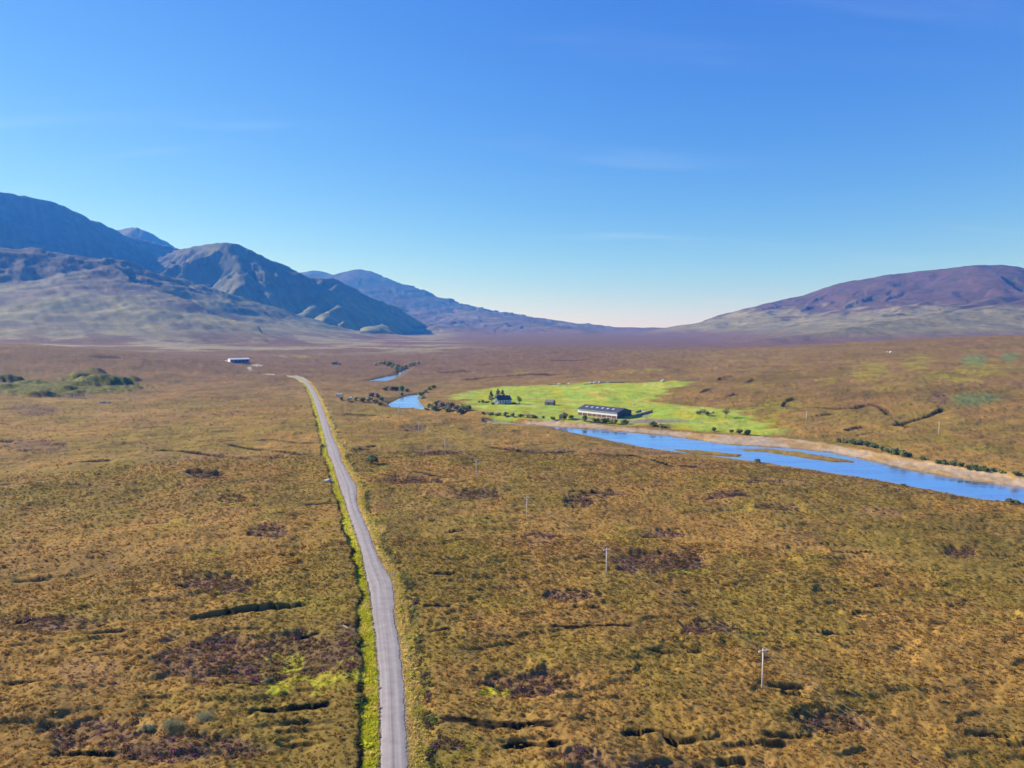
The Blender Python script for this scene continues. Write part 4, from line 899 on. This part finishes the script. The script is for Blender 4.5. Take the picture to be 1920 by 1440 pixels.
for k in range(4): MB().box(.12, 2.78, -.03, .03, .25 + k * .3, .36 + k * .3).build('bar', M_FRAME, gt)

# ------------------------------------------------------------------ far shed, caravan, hut
x, y, z = put(432, 679); fs = empty('metal_shed', (x, y, z), math.radians(38), 'distant low shed with pale metal roof beside the road bend', 'shed')
MB().gable(0, 34, 0, 16, -2, 4.4, 6.3).build('wall', plain('shade_blue_wall', (.16, .22, .32), 0.6, 0.15, 0.5), fs)  # white shed's shaded front put into the wall colour as blue
fs.scale = (.8, .8, .8)
rf = MB().slope(-.5, 34.5, -.6, 4.3, 8, 6.4, .5).slope(-.5, 34.5, 16.6, 4.3, 8, 6.4, .5).build('roof', M_WHITE, fs); MB().box(-.52, 34.52, 7.7, 8.3, 6.85, 7.1).build('ridge_cap', M_GALV, rf)
MB().gable(-.06, 0, .3, 15.7, 0, 4.3, 6.2).build('sunlit_gable_face', M_WHITE, fs)  # white face laid over the blue wall for the sunlit gable
for k in range(4): MB().box(8 + k * 6.5, 12 + k * 6.5, -.08, .02, -.5, 3.3).build('door', M_DARKROOF, fs)
x, y, z = put(629, 744); cv = empty('caravan', (x, y, z), math.radians(-14), 'white caravan parked near the scrub right of the road', 'caravan')
bm_ = bmesh.new(); bmesh.ops.create_cube(bm_, size=1); bmesh.ops.scale(bm_, vec=(5.6, 2.2, 2.0), verts=bm_.verts); bmesh.ops.bevel(bm_, geom=bm_.edges[:], offset=.25, segments=3, affect='EDGES'); bmesh.ops.translate(bm_, vec=(3, 1, 1.6), verts=bm_.verts)
me = bpy.data.meshes.new('body'); bm_.to_mesh(me); bm_.free(); me.materials.append(M_WHITE); bo = bpy.data.objects.new('body', me); COL.objects.link(bo); bo.parent = cv
for xx in (1.0, 3.8): MB().box(xx, xx + 1.1, -.13, -.09, 1.6, 2.2).build('window', M_GLASS, cv)
MB().box(2.6, 3.3, -.13, -.09, .75, 2.3).build('door', M_FRAME, cv)
for yy in (-.05, 1.85):
    w_ = MB().tube([(2.4, yy, .33), (2.4, yy + .2, .33)], .33, 14).build('wheel', M_TYRE, cv); MB().tube([(2.4, yy - .02, .33), (2.4, yy + .22, .33)], .17, 10).build('rim', M_GALV, w_)
MB().tube([(5.7, 1, .6), (7.1, 1, .5)], .06, 6).build('tow_bar', M_STEEL_SHADE, cv); MB().tube([(6.9, 1, .5), (6.9, 1, -.05)], .05, 6).build('jockey_wheel', M_TYRE, cv)
x, y, z = put(655, 749.5); ht = empty('hut', (x, y, z), math.radians(-20), 'tiny white hut at the edge of the scrub by the pool', 'hut')
MB().gable(0, 2.0, 0, 1.6, -.3, 1.9, 2.4).build('wall', M_HARL, ht); MB().slope(-.1, 2.1, -.12, 1.86, .8, 2.42, .06).slope(-.1, 2.1, 1.72, 1.86, .8, 2.42, .06).build('roof', M_GALV, ht); MB().box(.7, 1.3, -.04, .02, 0, 1.7).build('door', M_STEEL_SHADE, ht)

# ------------------------------------------------------------------ power poles and wires
def pole_at(px, py, hp, label, group, rz):
    x, y, z = put(px, py); h = hp * mpp(y); p = empty('power_pole', (x, y, z), rz, label, 'pole', group)
    MB().tube([(0, 0, -.8), (0, 0, h * .5), (0, 0, h)], [.13, .12, .11], 10).build('shaft', M_POLE, p, True)
    ca_ = MB().box(-.85, .85, -.08, .08, h - .46, h - .26).build('crossarm', M_POLE, p)
    for xx in (-.62, .62, 0):
        zt = h - .28 if xx else h
        MB().tube([(xx, 0, zt), (xx, 0, zt + .07), (xx, 0, zt + .16), (xx, 0, zt + .22)], [.02, .06, .065, .03], 7).build('insulator', M_INS, ca_)
    MB().box(-.012, .012, -.075, -.062, h - .9, h - .42).build('brace', M_GALV, p)
    R_ = Matrix.Rotation(rz, 3, 'Z'); return [Vector((x, y, z)) + R_ @ Vector((xx, 0, h - .05)) for xx in (-.62, .62)]
GRP = 'power poles crossing the moor'
near = [(1429, 1290, 79, 'nearest power pole, pale with a crossarm, on the open moor at lower right'), (1137, 1078, 52, 'second power pole from the front, beside the long purple heather hollow'), (988, 970, 40, 'third power pole from the front, on plain brown moor'),
        (893, 893, 33, 'fourth power pole from the front, beside a dark hollow'), (834.5, 854, 32, 'fifth power pole from the front, on the moor right of the road'), (785, 816, 27, 'sixth power pole from the front, on the moor below the upper pool'), (748, 785, 23, 'farthest visible power pole of the near line, just below the upper pool')]
tops = [pole_at(a, b_, c_, d__, GRP, math.radians(18)) for a, b_, c_, d__ in near]
pole_at(1511.5, 793, 23, 'power pole beside the drains on the far hillside, left of two', 'poles on the far hillside', .3); pole_at(1760, 814, 24, 'power pole on the far hillside above the gorse, right of two', 'poles on the far hillside', .3)
ext = [t + (tops[0][i] - tops[1][i]) for i, t in enumerate(tops[0])]
for i in range(2):
    mb = MB(); seq = [ext[i]] + [t[i] for t in tops]; seq[0].z = gz(seq[0].x, seq[0].y) + 7
    for a, b_ in zip(seq[:-1], seq[1:]):
        pts = [a.lerp(b_, k / 14) - Vector((0, 0, 1.1 * 4 * (k / 14) * (1 - k / 14))) for k in range(15)]; mb.tube(pts, .013, 4)
    tag(mb.build('overhead_wire', M_WIRE), ('left' if i == 0 else 'right') + ' of the two thin overhead wires along the near line of poles', 'wire', 'overhead wires')

# ------------------------------------------------------------------ passing place sign, stakes, boulders, pale shrubs
x, y, z = put(737.5, 1088); h = 14 * mpp(y); sg = empty('passing_place_sign', (x, y, z), math.radians(8), 'small grey sign plate on a post at the passing place', 'sign')
MB().tube([(0, 0, -.3), (0, 0, h)], .045, 8).build('post', M_GALV, sg, True); pl_ = MB().box(-.3, .3, -.075, -.05, h - .62, h + .05).build('plate', M_SIGN, sg); MB().box(-.3, .3, -.05, -.045, h - .35, h - .28).build('bracket', M_GALV, pl_)
for px, py, hp, lb in ((853, 1239, 9, 'thin bleached wooden stake in the moor right of the road'), (1308, 872, 6, 'short wooden stake on the moor near the river')):
    x, y, z = put(px, py); tag(MB().tube([(0, 0, -.2), (.03, 0, hp * mpp(y) * .6), (.06, 0, hp * mpp(y))], [.05, .045, .035], 6).build('wooden_stake', M_WOOD), lb, 'stake').location = (x, y, z)
x, y, z = put(648, 1176); o = MB().box(-.9, .9, -.09, .09, .02, .10).build('plank', M_WOOD); o.location = (x, y, z + .05); o.rotation_euler = (0, .05, -.75); tag(o, 'bleached plank lying on the peat left of the road', 'plank')
def boulder(px, py, w, label, seed, group=None):
    x, y, z = put(px, py); s = w * mpp(y) / 2; bm_ = bmesh.new(); bmesh.ops.create_icosphere(bm_, subdivisions=3, radius=1); rg = random.Random(seed); off = rg.uniform(0, 50)
    for v in bm_.verts:
        c_ = v.co.copy(); k = 1 + .38 * float(gnoise(np.array([c_.x * 1.3 + off]), np.array([c_.y * 1.3 + c_.z * 1.7]), 3)[0]) + .15 * float(gnoise(np.array([c_.x * 3.3 + off]), np.array([c_.y * 3.1 + c_.z * 2.7]), 5)[0]); v.co = Vector((c_.x * 1.15, c_.y * .9, c_.z * .62)) * k * s
    me = bpy.data.meshes.new('boulder'); bm_.to_mesh(me); bm_.free(); me.materials.append(M_BOULDER); o = bpy.data.objects.new('boulder', me); COL.objects.link(o); o.location = (x, y, z + s * .2); o.rotation_euler = (0, 0, rg.uniform(0, 6)); tag(o, label, 'boulder', group)
boulder(1670, 661, 6, 'single pale boulder high on the right brown hillside', 1); boulder(1663, 660, 3, 'tiny pale stone left of the boulder high on the hillside', 2); boulder(615, 902, 11, 'grey boulder on the left verge of the road', 3); boulder(193, 755, 7, 'left of two pale stones below the mossy hummocks', 4)
boulder(203, 756, 6, 'right of two pale stones below the mossy hummocks', 5); boulder(688, 1140, 5, 'small pale stone in the left roadside ditch', 6); boulder(1188, 759, 4, 'small white stone in the pasture above the barn yard', 7); boulder(1585, 862, 3, 'small stone on the grassy spit in the river', 8)
for i, (px, py, w) in enumerate([(1108, 719, 7), (1116, 718.5, 8), (1125, 718, 7), (1049, 720.5, 6), (1067, 720, 6), (1140, 717.5, 5), (1243, 715, 8)]): boulder(px, py, w, 'pale stone lying on the dyke at the top of the pasture, %s' % ['third from left', 'fourth from left', 'fifth from left', 'leftmost', 'second from left', 'sixth from left', 'rightmost'][i], 20 + i, 'stones on the pasture dyke')
for i, (px, py, w, lb) in enumerate([(379, 1350, 54, 'pale green willow mound, rightmost of the pair at lower left'), (322, 1363, 62, 'larger pale green willow mound left of its twin at lower left'), (277, 1366, 30, 'small pale willow clump at the left end of the willow mounds'), (503, 1278, 22, 'small blue-green willow clump beside the lime mossy hollow')]):
    x, y, z = put(px, py); rg = random.Random(60 + i); root = empty('willow_shrub', (x, y, z), 0, lb, 'shrub', 'pale willow mounds'); s = w * mpp(y) / 2; ls = [(rg.uniform(-.55, .55) * s, rg.uniform(-.4, .4) * s, .2 * s, .45 * s, .4 * s, rg.uniform(.28, .5) * s) for _ in range(8)]
    leaf_cloud(MB(), ls, 2600, .065, rg).build('foliage', L_PALE, root); st = MB()
    for l in ls: st.tube([(l[0] * .3, l[1] * .3, -.1), (l[0], l[1], l[2])], [.03, .01], 5)
    st.build('stem', M_BARK, root)

# ------------------------------------------------------------------ ground cover: tussocks of grass and heather
def cover(name, kinds, X, Y, S, T, label, seed):
    """kinds: list of (verts, faces); every point gets one of them, turned and scaled; one object"""
    rg = np.random.default_rng(seed); vs, fs, kd = [], [], []
    for k, (v, f) in enumerate(kinds):
        o = len(vs); vs += v; fs += [tuple(i + o for i in q) for q in f]; kd += [k + 1] * len(v)
    n0 = len(vs); npt = len(X)
    me = bpy.data.meshes.new(name); me.from_pydata(vs + list(zip(X, Y, gsamp(X, Y, TZ) - .03)), [], fs)
    def at(nm, tp, data, fld):
        a = me.attributes.new(nm, tp, 'POINT'); a.data.foreach_set(fld, np.asarray(data, np.float32).ravel() if tp != 'INT' else np.asarray(data, np.int32))
    at('proto', 'INT', kd + [0] * npt, 'value'); at('pick', 'INT', [0] * n0 + list(rg.integers(1, len(kinds) + 1, npt)), 'value')
    at('size', 'FLOAT', np.concatenate([np.ones(n0), S]), 'value')
    at('turn', 'FLOAT_VECTOR', np.vstack([np.zeros((n0, 3)), np.stack([rg.normal(0, .18, npt), rg.normal(0, .18, npt), rg.uniform(0, 6.28, npt)], 1)]), 'vector')
    at('tint', 'FLOAT_VECTOR', np.vstack([np.full((n0, 3), .1), T]), 'vector')
    m, nt, b = nodemat(name); A = N_(nt, 'ShaderNodeAttribute', attribute_name='tint', attribute_type='INSTANCER'); df = N_(nt, 'ShaderNodeBsdfDiffuse'); tr_ = N_(nt, 'ShaderNodeBsdfTranslucent'); ms = N_(nt, 'ShaderNodeMixShader'); ms.inputs[0].default_value = .5; nt.links.new(A.outputs['Vector'], df.inputs['Color']); nt.links.new(A.outputs['Vector'], tr_.inputs['Color']); nt.links.new(df.outputs[0], ms.inputs[1]); nt.links.new(tr_.outputs[0], ms.inputs[2]); nt.nodes.remove(b); nt.links.new(ms.outputs[0], nt.nodes['Material Output'].inputs['Surface'])
    me.materials.append(m); o = bpy.data.objects.new(name, me); COL.objects.link(o); tag(o, label, 'ground cover', None, 'stuff')
    ng = bpy.data.node_groups.new(name, 'GeometryNodeTree'); ng.interface.new_socket('Geometry', in_out='INPUT', socket_type='NodeSocketGeometry'); ng.interface.new_socket('Geometry', in_out='OUTPUT', socket_type='NodeSocketGeometry')
    nn, ll = ng.nodes, ng.links; gi, go = nn.new('NodeGroupInput'), nn.new('NodeGroupOutput'); jn = nn.new('GeometryNodeJoinGeometry')
    def named(nm, tp):
        q = nn.new('GeometryNodeInputNamedAttribute'); q.data_type = tp; q.inputs['Name'].default_value = nm; return q.outputs['Attribute']
    def eq(sock, k):
        q = nn.new('FunctionNodeCompare'); q.data_type = 'INT'; q.operation = 'EQUAL'; ll.new(sock, q.inputs[2]); q.inputs[3].default_value = k; return q.outputs[0]
    for k in range(1, len(kinds) + 1):
        sp_ = nn.new('GeometryNodeSeparateGeometry'); ll.new(gi.outputs[0], sp_.inputs[0]); ll.new(eq(named('proto', 'INT'), k), sp_.inputs['Selection'])
        pp = nn.new('GeometryNodeSeparateGeometry'); ll.new(gi.outputs[0], pp.inputs[0]); ll.new(eq(named('pick', 'INT'), k), pp.inputs['Selection'])
        ip = nn.new('GeometryNodeInstanceOnPoints'); ll.new(pp.outputs[0], ip.inputs['Points']); ll.new(sp_.outputs[0], ip.inputs['Instance']); ll.new(named('turn', 'FLOAT_VECTOR'), ip.inputs['Rotation']); ll.new(named('size', 'FLOAT'), ip.inputs['Scale'])
        ll.new(ip.outputs[0], jn.inputs[0])
    ll.new(jn.outputs[0], go.inputs[0]); md = o.modifiers.new('scatter', 'NODES'); md.node_group = ng
    return o
def tuft_geo(seed, blades, h, spread, w):
    rg = random.Random(seed); v, f = [], []
    for _ in range(blades):
        a = rg.uniform(0, 6.28); q = rg.uniform(0, .12); L = rg.uniform(.6, 1) ; bx, by = math.cos(a) * q, math.sin(a) * q; tx, ty = math.cos(a) * spread * L, math.sin(a) * spread * L; hh = h * rg.uniform(.55, 1); px_, py_ = -math.sin(a) * w, math.cos(a) * w; o = len(v)
        v += [(bx - px_, by - py_, -.05), (bx + px_, by + py_, -.05), (bx + tx * .5 + px_ * .8, by + ty * .5 + py_ * .8, hh * .85), (bx + tx * .5 - px_ * .8, by + ty * .5 - py_ * .8, hh * .85), (bx + tx, by + ty, hh * .8)]; f += [(o, o + 1, o + 2, o + 3), (o + 3, o + 2, o + 4)]
    return v, f
def clump_geo(seed, leaves, rad, h, s):
    rg = random.Random(seed); mb = leaf_cloud(MB(), [(0, 0, h * .35, rad, rad, h * .6)], leaves, s, rg); return mb.v, mb.f
GR = [tuft_geo(1, 12, .30, .36, .045), tuft_geo(2, 14, .25, .42, .05)]; HE = [clump_geo(3, 26, .36, .34, .11), clump_geo(4, 30, .42, .30, .10)]
rg = np.random.default_rng(21)
def scatter(nn_, r0, r1):                 # evenly over the ground, thinning out to both sides of the view
    r = np.sqrt(rg.uniform(r0 * r0, r1 * r1, nn_)); a = rg.uniform(-62, 62, nn_); k = rg.random(nn_) < np.interp(np.abs(a), [42, 62], [1, .1]); r, a = r[k], np.radians(a[k]); return r * np.sin(a), r * np.cos(a), r
parts = [scatter(10000, 45, 82), scatter(92000, 82, 190), scatter(92000, 190, 330), scatter(62000, 330, 700)]
X = np.concatenate([p[0] for p in parts]); Y = np.concatenate([p[1] for p in parts]); R = np.concatenate([p[2] for p in parts])
sd_, e_, pa, sh, ho_, pe, lt, vl_, hn = (gsamp(X, Y, TM[k]) for k in ('sd', 'e', 'past', 'shore', 'hol', 'peat', 'lat', 'vl', 'n2'))
C = gsamp(X, Y, TC); ok = (rg.random(len(X)) < np.interp(R, [45, 75, 260, 700], [.5, 1, 1, .05])) & (sd_ > 1.5) & (e_ > np.where(R < 900, .0, .0) + vl_ + .5) & (pa < .3) & (sh < .3) & (pe < .06)
jit = lambda k: rg.uniform(.8, 1.16, (k, 1)) * rg.uniform(.9, 1.1, (k, 3))
heath = ok & (rg.random(len(X)) < np.clip(.09 + .6 * ho_ + .12 * (hn > .4), 0, .95)); grass = ok & ~heath
S = rg.lognormal(0, .32, len(X)) * np.interp(R, [80, 190, 330, 600], [.62, .72, .95, 1.2])
cover('grass_tussocks', GR, X[grass], Y[grass], S[grass], np.clip(C[grass] * jit(grass.sum()) * 1.25, 0, .8), 'tufts of dry olive and ochre moor grass', 1)
hc = C[heath] * .62 + np.array(HEATH) * .38
cover('heather_clumps', HE, X[heath], Y[heath], S[heath] * 1.05, np.clip(hc * jit(heath.sum()) * 1.15, 0, .8), 'dark brown and purple heather clumps over the moor', 2)
# roadside: bright grass on the verges, dark shrubby heather in the right-hand ditch
t_ = rg.uniform(0, 1, 30000) ** 1.6; ti = np.interp(t_, [0, 1], [6, len(RC) - 14]); i0 = ti.astype(int); fr_ = ti - i0
C0 = RC[i0] + (RC[i0 + 1] - RC[i0]) * fr_[:, None]; side_ = np.where(rg.random(30000) < .5, -1, 1); offs = side_ * (RHW[i0] + rg.uniform(.15, 3.4, 30000)); P2 = C0 + RN[i0] * offs[:, None]
X, Y = P2.T; R = np.hypot(X, Y); e_, lt, vl_ = (gsamp(X, Y, TM[k]) for k in ('e', 'lat', 'vl')); C = gsamp(X, Y, TC)
vg_ = (e_ > .3) & (e_ < vl_ + .15) & (R > 45) & (R < 900); k = vg_.sum()
cover('verge_grass', GR, X[vg_], Y[vg_], rg.lognormal(-.25, .3, k) * np.interp(R[vg_], [80, 700], [.8, 1.7]), np.clip(C[vg_] * jit(k) * np.where(lt[vg_] > 0, 1.28, 1.3)[:, None], 0, .85), 'bright yellow-green grass on the verges of the road', 3)
X, Y = (C0 + RN[i0] * (side_ * (RHW[i0] + rg.uniform(2.2, 5.2, 30000)))[:, None]).T; R = np.hypot(X, Y); e_, lt, vl_ = (gsamp(X, Y, TM[k]) for k in ('e', 'lat', 'vl'))
dk = (e_ > vl_ + .1) & (e_ < vl_ + np.where(lt > 0, 1.9, .9)) & (R > 45) & (R < 520) & (fbm(X / 7, Y / 7, 2, 77) > np.where(lt > 0, -.15, .1)) & (rg.random(len(X)) < .13); k = dk.sum()
cover('roadside_heather', HE, X[dk], Y[dk], rg.lognormal(-.12, .4, k), np.clip(np.where((rg.random(k) < .6)[:, None], DARKG * 1.5, HEATH * 1.1) * jit(k) * 1.2, 0, .5), 'dark shrubby heather lining the ditches beside the road', 4)
# heavier heather in the hollows
parts = [scatter(92000, 60, 330)]; X, Y, R = parts[0]; ho_, pe, e_ = (gsamp(X, Y, TM[k]) for k in ('hol', 'peat', 'e')); hk_ = (ho_ > .45) & (e_ > 4) & (rg.random(len(X)) < .6) & (pe < .4); k = hk_.sum()
cover('hollow_heather', HE, X[hk_], Y[hk_], rg.lognormal(.1, .35, k), np.clip(np.where((rg.random(k) < .45)[:, None], HEATH * np.array([1.45, 1.2, 1.55]), BROWN * .9) * jit(k) * 1.25, 0, .5), 'purple brown heather filling the peat hollows', 5)
for ps in PROTO.values():                 # the originals were only patterns for the copies
    for p in ps:
        for ch in list(p.children): bpy.data.objects.remove(ch)
        bpy.data.objects.remove(p)

# ------------------------------------------------------------------ haze
bm = bmesh.new(); bmesh.ops.create_cube(bm, size=1.0)
zlo, zhi = float(V[:, 2].min()) - 1.0, float(V[:, 2].max()) + 15.0
for v in bm.verts:
    v.co = (v.co.x * 24600, v.co.y * 24600, zlo if v.co.z < 0 else zhi)
me = bpy.data.meshes.new('haze'); bm.to_mesh(me); bm.free()
hz = bpy.data.objects.new('haze', me); COL.objects.link(hz)
hm = bpy.data.materials.new('haze'); hm.use_nodes = True; nt = hm.node_tree; nt.nodes.clear()
ho = nt.nodes.new('ShaderNodeOutputMaterial'); pv = nt.nodes.new('ShaderNodeVolumePrincipled')
pv.inputs['Color'].default_value = (0.045, 0.27, 1.0, 1); pv.inputs['Absorption Color'].default_value = (1, 1, 1, 1); pv.inputs['Density'].default_value = 1.1e-4; pv.inputs['Anisotropy'].default_value = 0.1
nt.links.new(pv.outputs[0], ho.inputs['Volume']); me.materials.append(hm)
tag(hz, 'thin blue air haze filling the valley', 'haze', None, 'stuff')
